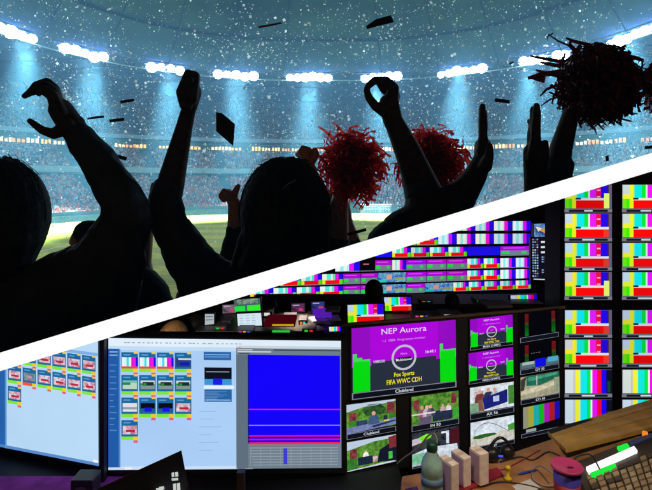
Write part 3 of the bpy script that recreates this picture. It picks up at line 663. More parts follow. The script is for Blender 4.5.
def smpte(s, mb, u0, v0, u1, v1, kind='split', L=2):
    """broadcast colour bars; kind split has the lower red block"""
    T_ = random.choice(TINTS)
    def r(a, b, c, d, col, l=L): s.rect(mb, u0+(u1-u0)*a, v0+(v1-v0)*b, u0+(u1-u0)*c, v0+(v1-v0)*d, scr(tuple(min(255, c*t) for c, t in zip(col, T_))), l)
    if kind == 'split':
        for a, c, col in ((0, .17, (205, 220, 235)), (.17, .24, YE), (.24, .27, (190, 240, 120)), (.27, .44, CY), (.44, .53, (10, 235, 60)), (.53, .57, (225, 245, 235)), (.57, .71, (240, 30, 250)), (.71, .82, (240, 10, 90)), (.82, .98, (40, 10, 230)), (.98, 1, (90, 20, 60))): r(a, 0, c, .60, col)
        for k in range(4): r(.73, .06+.14*k, .81, .12+.14*k, (255, 180, 200) if k % 2 else (255, 20, 20), L+1)
        r(0, .40, .22, .60, (245, 245, 60), L+1); r(.24, .56, 1, .66, (225, 235, 240), L+1); r(.24, .55, .36, .63, (25, 40, 60), L+2)
        r(0, .60, .09, 1, (120, 240, 20)); r(.09, .17, .17, .17, GR); r(.09, .60, .16, 1, (60, 245, 20)); r(.16, .60, .25, 1, (235, 245, 30)); r(.25, .66, .88, 1, RD, L+1); r(.88, .66, 1, 1, (240, 60, 40), L+1)
    elif kind == 'bars':
        for a, c, col in ((0, .2, (215, 225, 235)), (.2, .25, (200, 205, 190)), (.25, .32, YE), (.32, .37, (240, 245, 90)), (.37, .53, CY), (.53, .62, (10, 235, 90)), (.62, .66, (245, 250, 245)), (.66, .78, (245, 20, 245)), (.78, .88, (250, 10, 60)), (.88, 1, (30, 10, 240))): r(a, 0, c, 1, col)
    elif kind == 'mini':
        for a, c, col in ((0, .22, (235, 250, 250)), (.22, .42, (90, 235, 220)), (.42, .52, (215, 245, 240)), (.52, .62, (70, 235, 190)), (.62, .80, (235, 20, 240)), (.80, 1, (40, 10, 235))): r(a, 0, c, .62, col)
        r(0, .58, .15, 1, (240, 235, 40), L+1); r(.15, .62, .85, 1, (250, 15, 20), L+1); r(.85, .55, 1, 1, (90, 230, 30), L+1)
    elif kind == 'minibars':
        for a, c, col in ((0, .2, (240, 250, 250)), (.2, .34, (150, 240, 240)), (.34, .48, (230, 250, 250)), (.48, .56, (190, 240, 245)), (.56, .76, (235, 20, 240)), (.76, 1, (40, 10, 240))): r(a, 0, c, 1, col)
    elif kind == 'full':
        cs = [(170, 165, 130), (190, 190, 60), (40, 190, 190), (20, 205, 40), (190, 30, 190), (200, 30, 40), (30, 20, 190)]
        for i, c in enumerate(cs): r(i/7, 0, (i+1)/7, .78-.02*i, c)
    elif kind == 'purple':
        r(0, 0, 1, .5, (175, 10, 225)); r(.1, .15, .8, .24, (215, 90, 240), L+1); r(0, .5, 1, 1, (110, 130, 145)); r(.05, .52, .3, .85, (30, 225, 60), L+1); r(.7, .55, .85, .85, (60, 210, 90), L+1)
    elif kind == 'blue': r(0, 0, 1, 1, (30, 15, 245))
    elif kind == 'pic':
        s.rect(mb, u0, v0, u1, v1, scr_noise('screen_mottled_blue', (20, 50, 190), (120, 190, 200), 20), L); r(.3, .2, .5, .7, (230, 170, 140), L+1); r(.6, .5, .95, .8, (150, 170, 110), L+1); r(.0, .75, .3, 1, (40, 210, 190), L+1)
    elif kind == 'black': r(0, 0, 1, 1, (8, 8, 14)); r(.2, .3, .6, .42, (220, 120, 120), L+1)
def setW(o, v=None):
    W_[o.name] = Vector(o.location) if v is None else v; return o
def thing(name, s, u, v, label, cat, group=None):
    p = s.pt(u, v); o = empty(name, tuple(p)); W_[o.name] = Vector(p); return tag(o, label, cat, group)

# room shell
mb = MB(); mb.box((0, 3.6, ZF-.05), (14, 9.6, .1), mat('carpet_dark', (.035, .02, .045), .95, noise=.3, nscale=40)); tag(mb.build('floor'), kind='structure')
mb = MB(); X0, X1, yb = -7, 7.5, 8.05
vs = [(X0, yb, min(ZF, zp(X0, yb)-.03)-.001 if zp(X0, yb) < ZF else ZF), (X1, yb, ZF), (X1, yb, zp(X1, yb)-.02), (X0, yb, zp(X0, yb)-.02)]
xz = (ZF-H-SY*yb+.02)/SX+.02
a = [Vector((xz, yb, ZF)), Vector((X1, yb, ZF)), Vector((X1, yb, zp(X1, yb)-.02))]; b2 = [p+Vector((0, .1, 0)) for p in a]
mb.add(a+b2, [(0, 1, 2), (5, 4, 3), (0, 3, 4, 1), (1, 4, 5, 2), (2, 5, 3, 0)], wallm); tag(mb.build('wall_back'), kind='structure')

# --- long screen desk: left and middle wide displays
Ll = Surf((-30, 325), (98, 340.5), (98.5, 466), (-30, 441), vpY(2.25, 98, -1200))
lw = thing('wide_display', Ll, .5, 1, 'wide light-blue display at far left with three short rows of picture tiles', 'display', 'wide displays in a row on the desk')
mb = MB(); Ll.solid(mb, -.02, -.02, 1.045, 1.04, -.004, .05, blk); mb.build('casing', lw, bevel=.003)
mb = MB(); Ll.rect(mb, 0, 0, 1, 1, scr((184, 218, 246), 1, True), 0); Ll.rect(mb, 0, 0, 1, .10, scr((188, 222, 250)), 1); Ll.rect(mb, .0, .10, 1, .125, scr((130, 178, 232)), 2); Ll.rect(mb, .1, .12, .287, 1, scr((38, 98, 172)), 2); Ll.rect(mb, .275, .12, .287, 1, scr((90, 150, 215)), 3)
Ll.rect(mb, 0, .975, 1, 1, scr((90, 140, 205)), 2); Ll.rect(mb, .72, .07, .76, .1, scr((215, 130, 200)), 3); Ll.rect(mb, .96, .955, 1.0, .975, scr((245, 245, 250)), 3)
pinkn = scr_noise('screen_mottled_pink', (230, 225, 235), (190, 90, 120), 55)
def tile(s, mb, u, v, w, h, pic='pink', bar=(130, 230, 60), layer=3):
    R = lambda a, b, c, d, m, l=layer: s.rect(mb, u+w*a, v+h*b, u+w*c, v+h*d, m, l, 1)
    R(0, 0, .9, .86, scr((28, 105, 160))); R(.12, .08, .5, .14, scr((90, 160, 205)), layer+1); R(.68, -.03, .9, .06, scr((235, 205, 70)), layer+1)
    x0, y0, x1, y1 = .08, .24, .85, .62
    if pic == 'pink': R(x0, y0, x1, y1, pinkn, layer+1); R(.25, .42, .75, .52, scr((180, 40, 60)), layer+2)
    if pic == 'grey': R(x0, y0, x1, y1, scr_noise('screen_mottled_grey', (140, 160, 175), (90, 110, 125), 30), layer+1); R(.3, .36, .62, .5, scr((190, 150, 165)), layer+2)
    if pic == 'bars':
        for k, c in enumerate([(235, 245, 245), (220, 240, 245), (60, 225, 225), (240, 245, 245), (235, 20, 220), (235, 30, 225), (30, 20, 220)]): R(x0-.04+.125*k, y0-.02, x0-.04+.125*(k+1), y1, scr(c), layer+1)
        R(0, .62, .92, .71, scr((245, 70, 60)), layer+2)
    if pic == 'field': R(x0, y0, x1, .36, scr((120, 195, 175)), layer+1); R(x0, .36, x1, y1, scr((190, 215, 195)), layer+1); R(x0, .33, .5, .44, scr((40, 130, 90)), layer+2)
    if pic == 'road': R(x0, y0, x1, .38, scr((205, 215, 215)), layer+1); R(x0, .38, x1, y1, scr((130, 150, 150)), layer+1); R(.2, .3, .8, .46, scr((25, 50, 45)), layer+2); R(x0, .36, .4, .44, scr((50, 150, 60)), layer+2)
    if pic == 'snow': R(x0, y0, x1, y1, scr((225, 230, 235)), layer+1); R(x0, .42, x1, .52, scr((150, 160, 170)), layer+2)
    if pic == 'night': R(x0, y0, x1, .48, scr((12, 14, 26)), layer+1); R(x0, .48, x1, y1, scr((35, 95, 150)), layer+1); R(.3, .44, .7, y1, scr((25, 20, 235)), layer+2)
    if pic == 'blue': R(x0, y0, x1, y1, scr((40, 60, 120)), layer+1); R(.2, y0, .9, .32, scr((200, 215, 225)), layer+2); R(.3, .42, .8, .56, scr((20, 25, 190)), layer+2)
    R(0, .72, .64, .87, scr(bar), layer+1); R(.64, .72, .92, .87, scr((240, 205, 50)), layer+1); R(.66, .89, .9, 1.0, scr((225, 100, 120)), layer+1)
tw = .1215
for r, (y, xs) in enumerate([(.095+.035, range(0, 6)), (.265+.033, range(0, 6)), (.44+.03, range(0, 1))]):
    for c in xs: tile(Ll, mb, .297+c*tw*.955, y-.0+.0*c, tw*.955, .168, 'grey' if (r, c) == (1, 1) else 'pink', (235, 90, 50) if (r, c) == (1, 1) else (130, 230, 60))
mb.build('screen', lw)

Lm = Surf((108.5, 338), (341, 341), (341.5, 468), (108.5, 470), lambda px: 2.2+.05*((px-215)/117)**2-.012); Lm.n = 8
md = thing('wide_display', Lm, .5, 1, 'wide middle display with picture tiles and a solid blue window at its right', 'display', 'wide displays in a row on the desk')
mb = MB(); Lm.solid(mb, -.022, -.03, 1.02, 1.045, -.004, .05, blk, 12); mb.build('casing', md)
mb = MB(); Lm.rect(mb, 0, 0, 1, 1, scr((172, 208, 248), 1, True), 0, 12); Lm.rect(mb, 0, 0, 1, .075, scr((226, 240, 252)), 1); Lm.rect(mb, 0, .06, .62, .09, scr((196, 222, 246)), 2)
Lm.rect(mb, 0, .08, .045, .98, scr((32, 92, 168)), 2, 1); Lm.rect(mb, .045, .08, .052, .98, scr((80, 135, 205)), 3, 1); Lm.rect(mb, .005, .1, .04, .108, scr((150, 190, 230)), 3, 1); Lm.rect(mb, .005, .125, .04, .132, scr((150, 190, 230)), 3, 1)
Lm.rect(mb, 0, .975, .62, 1, scr((205, 222, 242)), 2); Lm.rect(mb, .07, .98, .1, .997, scr((240, 240, 240)), 3, 1)
pics = [['bars', 'bars', 'bars', 'blue'], ['field', 'road', 'road', 'road'], ['snow', 'night', 'night', 'pink'], ['pink']]
for r, row in enumerate(pics):
    for c, pc in enumerate(row): tile(Lm, mb, .056+c*.0765, .105+r*.172, .079, .172, pc)
for (a, b, c, d, col, l) in [(.41, .095, .528, .16, (45, 105, 175), 3), (.415, .112, .52, .12, (130, 180, 225), 4), (.415, .13, .52, .137, (110, 160, 210), 4), (.413, .215, .53, .305, (14, 18, 30), 3), (.42, .245, .52, .252, (150, 160, 180), 4), (.413, .305, .53, .35, (60, 150, 215), 3), (.45, .3, .49, .35, (25, 30, 225), 4), (.41, .355, .54, .378, (232, 242, 250), 4), (.413, .385, .53, .48, (40, 100, 165), 3), (.42, .462, .525, .47, (150, 190, 225), 4), (.44, .085, .46, .092, (190, 215, 240), 4)]:
    Lm.rect(mb, a, b, c, d, scr(col), l, 1)
for k in range(26):
    a = .06+.02*k+random.uniform(0, .008); Lm.rect(mb, a, .028, a+random.uniform(.006, .015), .036, scr((150, 170, 195)), 3, 1)
for k in range(12): Lm.rect(mb, .006, .2+.045*k, .006+random.uniform(.015, .032), .207+.045*k, scr((90, 140, 200)), 3, 1)
for k in range(9): Lm.rect(mb, .415, .40+.0085*k, .415+random.uniform(.04, .1), .403+.0085*k, scr((110, 155, 205)), 4, 1)
for k in range(6): Lm.rect(mb, .39, .55+.06*k, .39+random.uniform(.05, .12), .556+.06*k, scr((148, 188, 236)), 3, 1)
# blue window
R = lambda a, b, c, d, col, l=6, n=4: Lm.rect(mb, a, b, c, d, scr(col), l, n)
R(.55, .045, 1, .995, (112, 128, 142)); R(.55, .045, 1, .062, (205, 215, 225), 7); R(.555, .07, .62, .078, (200, 208, 218), 8, 1); R(.555, .085, .7, .093, (215, 222, 230), 8, 2); R(.71, .07, .995, .078, (55, 65, 80), 8); R(.56, .1, .61, .106, (70, 80, 95), 8, 1); R(.55, .115, .6, .99, (96, 112, 126), 7, 1)
R(.6, .112, .995, .80, (20, 4, 250), 8); R(.6, .112, .604, .80, (15, 10, 110), 9, 1)
R(.604, .53, .995, .538, (220, 20, 225), 9); R(.604, .655, .995, .66, (150, 160, 225), 9); R(.604, .735, .995, .746, (235, 15, 120), 9); R(.604, .762, .995, .773, (235, 15, 100), 9); R(.604, .79, .995, .805, (255, 40, 30), 9)
for k in range(7): R(.61+.002*k, .83+.022*k, .985, .836+.022*k, (150, 162, 172), 9)
for k in range(9): R(.61+.043*k, .825, .613+.043*k, .975, (140, 152, 165), 9, 1)
R(.752, .835, .768, .96, (60, 60, 215), 10, 1); R(.56, .055, .57, .06, (240, 120, 40), 9, 1)
mb.build('screen', md)
mb = MB(); mb.box(at(103.3, 400, 2.19), (.018, .03, .72), blk2); tag(mb.build('mullion_post'), 'narrow black post between the two wide displays', 'post')

# --- multiviewer console, receding to the right
Yc = vpY(2.3, 350, 2055)
con = empty('console_frame', tuple(at(450, 470, Yc(450)+.05))); W_[con.name] = Vector(con.location)
tag(con, 'black console frame that carries the purple, camera and colour bar monitors', 'console')
def csurf(x0, x1, yt0, yt1, yb0, yb1, dx=0): return Surf((x0, yt0), (x1, yt1), (x1+dx, yb1), (x0+dx*.5, yb0), Yc)
Cs = Surf((343, 326.5), (563, 309), (563, 441), (345, 478), lambda px: Yc(px)+.012)
mb = MB(); Cs.solid(mb, 0, .0, 1, 1.0, -.002, .014, blk2, 1); mb.build('cabinet', con)
mb = MB(); Cs.solid(mb, -.005, -.018, 1.01, -.002, .004, .012, mat('ledge_wood', (.10, .065, .04), .5, noise=.3, nscale=30)); mb.build('ledge', con)
lab_m = scr((215, 220, 230)); frame_m = scr((105, 110, 125), .8)
def framebar(s, mb, v0, v1, txt=None, u0=0, u1=1, size=.7):
    s.rect(mb, u0, v0, u1, v1, scr((130, 134, 150)), 2); s.rect(mb, u0+.012, v0+.012, u1-.012, v1-.012, scr((16, 18, 28)), 3)
    if txt: s.text(mb, txt, (u0+u1)/2, (v0+v1)/2, (v1-v0)*size*.72, lab_m, 4, 1.25, .012)
def title_screen(s, mb, big):
    P = (172, 8, 218)
    s.rect(mb, 0, 0, 1, .55, scr(P), 1); s.rect(mb, 0, .55, 1, .90, scr((40, 48, 64)), 1); s.rect(mb, 0, 0, .17, .47, scr((150, 12, 196)), 2); s.rect(mb, .83, 0, 1, .47, scr((150, 12, 196)), 2)
    s.rect(mb, .19, .5, .81, .56, scr((40, 48, 64)), 2)
    s.rect(mb, .165, .0, .172, .5, scr((125, 20, 170)), 3)
    g_ = scr((8, 222, 18))
    s.rect(mb, .01, .47, .175, .9, g_, 4); s.rect(mb, .845, .44, .995, .9, g_, 4)
    for (a, b, c) in ((.01, .05, .36), (.05, .10, .42), (.10, .175, .45)): s.rect(mb, a, c, b, .48, scr((70, 220, 90)), 4)
    for (a, b, c) in ((.845, .875, .33), (.875, .995, .42)): s.rect(mb, a, c, b, .45, scr((70, 220, 90)), 4)
    # ring
    w = (s.pt(1, .5)-s.pt(0, .5)).length; h = (s.pt(0, 1)-s.pt(0, 0)).length; n = 28; cu, cv, r1, r0 = .5, .475, .175, .145
    vs = []
    for i in range(n):
        a = 2*PI*i/n
        for r in (r0, r1): vs.append(s.pt(cu+r*h/w*math.cos(a)*1.12, cv+r*math.sin(a)*1.05, .0008*6))
    mb.add(vs, [(2*i, 2*((i+1) % n), 2*((i+1) % n)+1, 2*i+1) for i in range(n)], scr((190, 192, 205)))
    s.rect(mb, .43, .47, .57, .535, scr((20, 26, 40)), 5); 
    wt = scr((235, 235, 240)); yt = scr((240, 225, 30))
    s.text(mb, 'NEP Aurora', .5, .085, .085 if big else .07, scr((235, 205, 245)), 4, 1.25, .006)
    s.text(mb, '1.1  1080i  Programme monitor', .5, .215, .034, scr((225, 150, 240)), 4, 1.15)
    s.text(mb, 'Multiviewer', .5, .505, .04, wt, 7, 1.0, .01); s.text(mb, 'Matrix', .5, .42, .03, scr((220, 160, 235)), 7)
    s.text(mb, '1080i/50', .26, .5, .04, wt, 5); s.text(mb, '16:49:1', .755, .43, .045, wt, 5)
    s.text(mb, 'Fox Sports', .5, .715, .06, yt, 5, .9, .02); s.text(mb, 'FIFA WWC CDH', .5, .815, .07, yt, 5, .8, .02)
def cmon(label, x0, x1, yt0, yt1, yb0, yb1, fill, dx=0, group='monitors built into the black console'):
    s = csurf(x0, x1, yt0, yt1, yb0, yb1, dx); o = thing('monitor', s, .5, 1, label, 'monitor', group)
    mb = MB(); s.solid(mb, -.02, -.02, 1.02, 1.02, -.001, .01, blk); mb.build('casing', o)
    mb = MB(); fill(s, mb); mb.build('screen', o); return o
fol = scr_noise('screen_foliage', (40, 95, 30), (110, 165, 60), 40); fol2 = scr_noise('screen_foliage_dark', (22, 55, 30), (60, 105, 50), 45); redl = scr_noise('screen_red_leaves', (95, 30, 40), (150, 70, 75), 60); sky_ = scr((190, 205, 225))
mixed = scr_noise('screen_mixed', (150, 60, 70), (225, 215, 210), 60); darkm = scr_noise('screen_dark_mix', (14, 18, 30), (60, 66, 80), 50)
def sn(c): return scr_noise('picture_%02x%02x%02x' % c, tuple(int(v*.88) for v in c), tuple(min(255, int(v*1.1)) for v in c), 38)
def person_on(s, mb, u, v, hgt, shirt, layer=6):
    def oval_(cu, cv, ru, rv, m): s.poly(mb, [(cu+ru*math.cos(2*PI*i/12), cv+rv*math.sin(2*PI*i/12)) for i in range(12)], m, layer)
    s.poly(mb, [(u-.5*hgt*.6, v+hgt), (u-.42*hgt*.6, v+.45*hgt), (u-.15*hgt, v+.3*hgt), (u+.15*hgt, v+.3*hgt), (u+.42*hgt*.6, v+.45*hgt), (u+.5*hgt*.6, v+hgt)], sn(shirt), layer)
    oval_(u, v+.15*hgt, .11*hgt, .17*hgt, sn((225, 165, 140)))
def garden1(s, mb):
    s.rect(mb, 0, 0, 1, .8, fol, 1); s.poly(mb, [(0, 0), (1, 0), (1, .05), (.6, .12), (.35, .12), (.0, .22)], sky_, 2)
    s.poly(mb, [(.3, .2), (.45, .06), (.7, .08), (.8, .25), (.75, .4), (.4, .4)], fol2, 2); s.rect(mb, .05, .25, .2, .5, redl, 3); s.rect(mb, .82, .06, .98, .4, redl, 3); s.rect(mb, .05, .48, .2, .68, sn((60, 130, 40)), 4); s.rect(mb, .86, .4, 1, .6, sn((50, 120, 40)), 4)
    s.rect(mb, .2, .5, .42, .68, sn((45, 65, 95)), 4); s.rect(mb, .75, .45, .83, .6, sn((30, 45, 70)), 4)
    s.poly(mb, [(0, .66), (.6, .62), (1, .55), (1, .76), (0, .84)], sn((118, 128, 178)), 5); s.poly(mb, [(.5, .7), (.98, .62), (1, .66), (.55, .76)], sn((40, 50, 85)), 6)
    person_on(s, mb, .55, .28, .38, (62, 88, 125)); s.rect(mb, .76, .58, .86, .62, sn((220, 210, 60)), 7); framebar(s, mb, .84, 1, 'Clubland')
def garden2(s, mb):
    s.rect(mb, 0, 0, 1, .95, fol, 1); s.poly(mb, [(0, 0), (1, 0), (1, .1), (.55, .12), (.0, .3)], sky_, 2); s.rect(mb, .06, .28, .2, .6, redl, 3); s.rect(mb, .0, .6, .2, .96, sn((55, 120, 45)), 4); s.rect(mb, .22, .58, .52, .86, sn((28, 40, 62)), 5)
    s.poly(mb, [(.62, .85), (.66, .45), (.82, .3), (1, .2), (1, .9)], sn((22, 26, 46)), 5); s.poly(mb, [(.84, .05), (1, 0), (1, .42), (.86, .45)], sn((120, 45, 50)), 6); person_on(s, mb, .38, .38, .2, (235, 235, 240)); s.rect(mb, .52, .62, .62, .82, mixed, 6)
    s.rect(mb, .84, .55, .92, .8, sn((70, 190, 60)), 7); s.poly(mb, [(0, .97), (.6, .9), (.95, .88), (1, .93), (.6, .96), (0, 1)], sn((200, 205, 220)), 7)
def panel1(s, mb):
    s.rect(mb, 0, 0, 1, .84, fol, 1); s.rect(mb, .04, .12, .16, .4, redl, 2); s.rect(mb, .84, .05, .95, .35, redl, 2); s.rect(mb, .0, .5, .5, .545, sn((215, 205, 205)), 6); s.rect(mb, .44, .5, .86, .8, sn((38, 46, 72)), 4); s.rect(mb, .16, .56, .42, .84, sn((95, 85, 110)), 3); s.rect(mb, .88, .5, 1, .8, sn((60, 165, 50)), 3)
    for k, (u, c) in enumerate([(.22, (150, 90, 110)), (.32, (190, 180, 190)), (.40, (70, 60, 90)), (.66, (200, 170, 170)), (.78, (220, 210, 215))]): person_on(s, mb, u, .3 if k < 3 else .33, .32 if k < 3 else .2, c, 5)
    framebar(s, mb, .83, 1, 'IN 50')
def camgear(s, mb):
    s.rect(mb, 0, 0, 1, 1, darkm, 1); s.poly(mb, [(0, .35), (.3, .05), (.62, .1), (.6, .3), (.3, .5)], sn((60, 66, 60)), 2); s.poly(mb, [(.12, .16), (.3, .08), (.42, .1), (.4, .2), (.2, .28)], sn((120, 235, 40)), 3); s.poly(mb, [(0, .18), (.16, .16), (.2, .3), (0, .36)], sn((200, 190, 200)), 3)
    s.poly(mb, [(0, .6), (.35, .48), (.95, .5), (1, .95), (0, .95)], sn((205, 215, 225)), 3); s.rect(mb, .0, .6, .3, .9, sn((120, 190, 150)), 4); s.rect(mb, .62, .08, .78, .14, sn((220, 230, 240)), 5); s.rect(mb, .72, .1, .78, .45, sn((210, 220, 235)), 5); s.rect(mb, .8, .05, 1, .5, sn((70, 22, 32)), 4); framebar(s, mb, .9, 1)
def desk1(s, mb):
    s.rect(mb, 0, 0, 1, .8, sn((215, 222, 230)), 1); s.rect(mb, .1, .15, .3, .5, mixed, 2); person_on(s, mb, .22, .1, .4, (120, 60, 60), 4); person_on(s, mb, .42, .08, .4, (40, 50, 80), 4); person_on(s, mb, .56, .1, .35, (190, 190, 200), 4)
    s.poly(mb, [(.28, .38), (.85, .2), (.85, .62), (.32, .75)], sn((28, 34, 118)), 5); s.rect(mb, .52, .36, .66, .54, sn((190, 200, 225)), 6); s.poly(mb, [(.18, .42), (.28, .4), (.32, .78), (.18, .78)], sn((130, 90, 70)), 6); s.rect(mb, .0, .5, .18, .8, sn((120, 165, 130)), 3); s.rect(mb, .87, .1, 1, .7, sn((70, 130, 60)), 3); framebar(s, mb, .82, 1, 'AX 56')
def track(s, mb):
    s.rect(mb, 0, 0, 1, .85, sn((212, 222, 232)), 1); s.poly(mb, [(0, .5), (.3, .46), (.6, .5), (1, .42), (1, .85), (0, .85)], sn((200, 196, 186)), 2); s.poly(mb, [(.08, .48), (.3, .45), (.55, .48), (.6, .55), (.2, .6), (.05, .56)], sn((40, 95, 35)), 3); s.poly(mb, [(.85, .3), (1, .25), (1, .5), (.86, .5)], sn((70, 150, 60)), 3)
    n = 14; pts = [(.06+.82*i/n, .52-.44*math.sin(PI*min(1, (i/n)**.75*.92+.08))) for i in range(n+1)]
    for (a, b), (c, d) in zip(pts[:-1], pts[1:]): s.poly(mb, [(a, b), (c, d), (c, d+.022), (a, b+.022)], sn((110, 78, 82)), 5)
    framebar(s, mb, .86, 1, 'AX 57')
def meters(s, mb):
    s.rect(mb, 0, 0, 1, 1, sn((6, 6, 12)), 1)
    for u in (.12, .82):
        for k in range(8): c = (110-8*k, 20, 24) if k < 3 else ((70, 60, 15) if k == 3 else (14, 55+14*(k-3), 26)); s.rect(mb, u, .04+.095*k, u+.1, .04+.095*(k+1), scr(c), 2)
def metersA(s, mb): meters(s, mb); framebar(s, mb, .83, 1)
def metersB(s, mb):
    meters(s, mb); s.rect(mb, 0, .6, 1, .82, scr((80, 110, 115)), 3); s.rect(mb, .38, .55, .66, .82, scr((14, 14, 232)), 4); s.rect(mb, .7, .55, .97, .72, scr((80, 170, 200)), 4); s.rect(mb, .05, .6, .36, .7, scr((170, 185, 180)), 4); s.text(mb, '- -- - --', .4, .33, .06, lab_m, 4, 1.6); framebar(s, mb, .84, 1, 'QV 30', 0)
def stadium_pic(s, mb):
    s.rect(mb, 0, 0, 1, .82, sn((165, 160, 135)), 1); s.poly(mb, [(.15, 0), (1, 0), (1, .2), (.5, .4), (.15, .35)], sn((30, 105, 80)), 2); s.poly(mb, [(.2, .05), (.95, .02), (.95, .1), (.2, .2)], sn((70, 150, 120)), 3); s.rect(mb, .4, .02, .43, .36, sn((170, 190, 180)), 4); s.poly(mb, [(.0, .5), (.5, .42), (1, .3), (1, .45), (.4, .62), (0, .66)], sn((205, 196, 165)), 3); s.poly(mb, [(0, .1), (.15, .0), (.08, .5), (0, .6)], sn((60, 62, 60)), 3); s.rect(mb, .86, .2, 1, .8, sn((140, 150, 125)), 4); framebar(s, mb, .83, 1, 'CO 50')
def barsC(s, mb): s.rect(mb, 0, 0, 1, 1, scr((8, 8, 14)), 1); smpte(s, mb, .05, 0, 1, .9, 'full'); s.rect(mb, .12, .74, .38, .84, scr((150, 160, 160)), 4); framebar(s, mb, .87, 1)
def camY(s, mb): title_screen(s, mb, True); framebar(s, mb, .905, 1, 'Clubland')
def t2(s, mb): title_screen(s, mb, False); framebar(s, mb, .875, 1, 'MAIN CHMPG')
cmon('largest purple monitor reading NEP Aurora with a ring and yellow words', 351.5, 455.5, 328.5, 319.8, 400, 387, camY, 1)
cmon('camera monitor showing a seated man in a garden', 346.5, 395.5, 405, 398.8, 440, 431, garden1, .5)
cmon('camera monitor showing a garden and a dark figure, below the seated man', 347, 396, 442.5, 434, 471.5, 462.5, garden2, .5)
cmon('camera monitor showing a group at a garden table', 411.5, 458.5, 397, 390.5, 432, 423.5, panel1, .5)
cmon('monitor with camera gear in lime and white, behind the green bottle', 412, 459, 433.5, 425.5, 469, 459, camgear, .5)
cmon('small purple title monitor, upper of two', 470, 512.5, 319.5, 314.5, 350.5, 344.5, t2, .5)
cmon('small purple title monitor, lower of two', 468.5, 513, 353.5, 347, 384.5, 377.5, t2, .5)
cmon('camera monitor with people behind a dark blue desk', 470, 513.5, 388, 381.5, 420, 412, desk1, .5)
cmon('camera monitor with a pale sky and green hedge', 470.5, 514, 423, 415, 452.5, 443, track, .5)
cmon('nearly black monitor with faint meters, topmost of its column', 520, 558, 313.5, 309, 343, 336.5, metersA, .5)
cmon('black monitor with meters and a blue block', 520, 558.5, 345, 339, 375, 368, metersB, .5)
cmon('monitor with a teal and beige sports ground', 520.5, 559, 377.5, 371, 405, 397.5, stadium_pic, .5)
cmon('dim colour bar monitor, lowest in the console beside the desk wedge', 521, 559.5, 408, 400.5, 438.5, 430, barsC, .5)

# --- right monitor stacks
ordn = ['topmost', 'second from the top', 'third from the top', 'fourth from the top', 'fifth from the top', 'sixth from the top', 'seventh from the top', 'lowest']
ys = [184.5, 213.5, 242.8, 272, 310, 339.5, 369.5, 399.5]
for ci, x0 in enumerate((564, 621.5)):
    for ri, y0 in enumerate(ys):
        s = Surf((x0, y0), (x0+48.5, y0), (x0+48.5, y0+29), (x0, y0+29), 4.3)
        kind = 'split' if ri < 6 else 'bars'
        o = thing('monitor', s, .5, 1, 'colour bar monitor in the %s rack column, %s' % (['left', 'right'][ci], ordn[ri]), 'monitor', 'colour bar monitors in the right-hand rack')
        mb = MB(); s.solid(mb, 0, -.012, 1, .985, .0, .12, bez); mb.build('casing', o)
        mb = MB(); s.rect(mb, .01, .84, .99, .96, scr((118, 120, 136)), 1); s.rect(mb, .1, .865, .9, .945, scr((22, 24, 38)), 2); a = random.uniform(.32, .42); s.rect(mb, a, .88, 1-a, .93, scr((205, 215, 225)), 3); mb.build('label_strip', o)
        mb = MB(); s.rect(mb, .015, .0, .985, .83, scr((95, 92, 120)), 1)
        if kind == 'split':
            smpte(s, mb, .02, .01, .92, .82)
            if ri in (0, 3): s.rect(mb, .82, .3, .93, .82, scr((225, 245, 110)), 5)
        else:
            smpte(s, mb, .02, .01, .87, .82, 'bars'); s.rect(mb, .87, .01, .985, .82, scr((14, 16, 36)), 2); s.rect(mb, .89, .4, .95, .78, scr((20, 70, 45)), 3)
        mb.build('screen', o)
s = Surf((560, 200.5), (690, 160.5), (690, 430), (560, 430), 4.33)
mb = MB(); s.solid(mb, 0, 0, 1, 1, 0, .3, blk2); tag(mb.build('monitor_rack', origin=tuple(s.pt(.5, 1))), 'tall black rack behind the two columns of colour bar monitors', 'rack')

# --- wall of small monitors at the back
edges = [  # y at x=535, height, segments
    (221, 10.2, [(438, 531, 'minibars', 19)]),
    (233.5, 10.6, [(395, 438, 'mini', 22), (438, 531, 'minibars', 19)]),
    (246, 9.2, [(375, 392, 'blue', 17), (392, 467, 'mini', 19), (467, 500, 'blue', 33), (500, 531, 'purple', 31)]),
    (257.5, 9.8, [(335, 360, 'minibars', 25), (360, 375, 'black', 15), (375, 392, 'purple', 17), (392, 406, 'minibars', 14), (406, 467, 'purple', 20.3), (467, 500, 'mini', 16.5), (500, 531, 'minibars', 15.5)]),
    (269, 9.6, [(280, 343, 'mini', 23), (343, 378, 'purple', 17.5), (378, 406, 'pic', 28), (406, 467, 'purple', 20.3), (467, 500, 'mini', 16.5), (500, 531, 'minibars', 15.5)]),
    (280, 8.6, [(250, 343, 'mini', 23.2), (343, 378, 'purple', 17.5), (378, 406, 'pic', 28), (406, 425, 'purple', 19), (425, 453, 'pic', 28), (453, 531, 'mini', 15.6)])]
Yw = vpY(7.2, 535, 3600)
kn = {'mini': 'colour bars over red', 'minibars': 'plain colour bars', 'blue': 'solid blue', 'purple': 'purple over grey', 'black': 'a black picture', 'pic': 'a blue mottled picture'}
rown = ['top', 'second', 'third', 'fourth', 'fifth', 'bottom']; nth = ['first', 'second', 'third', 'fourth', 'fifth', 'sixth', 'seventh', 'eighth', 'ninth', 'tenth', 'eleventh', 'twelfth', 'thirteenth', 'fourteenth', 'fifteenth']
def wy(x, y): return y+(535-x)*.035*max(0, (y-225))/62
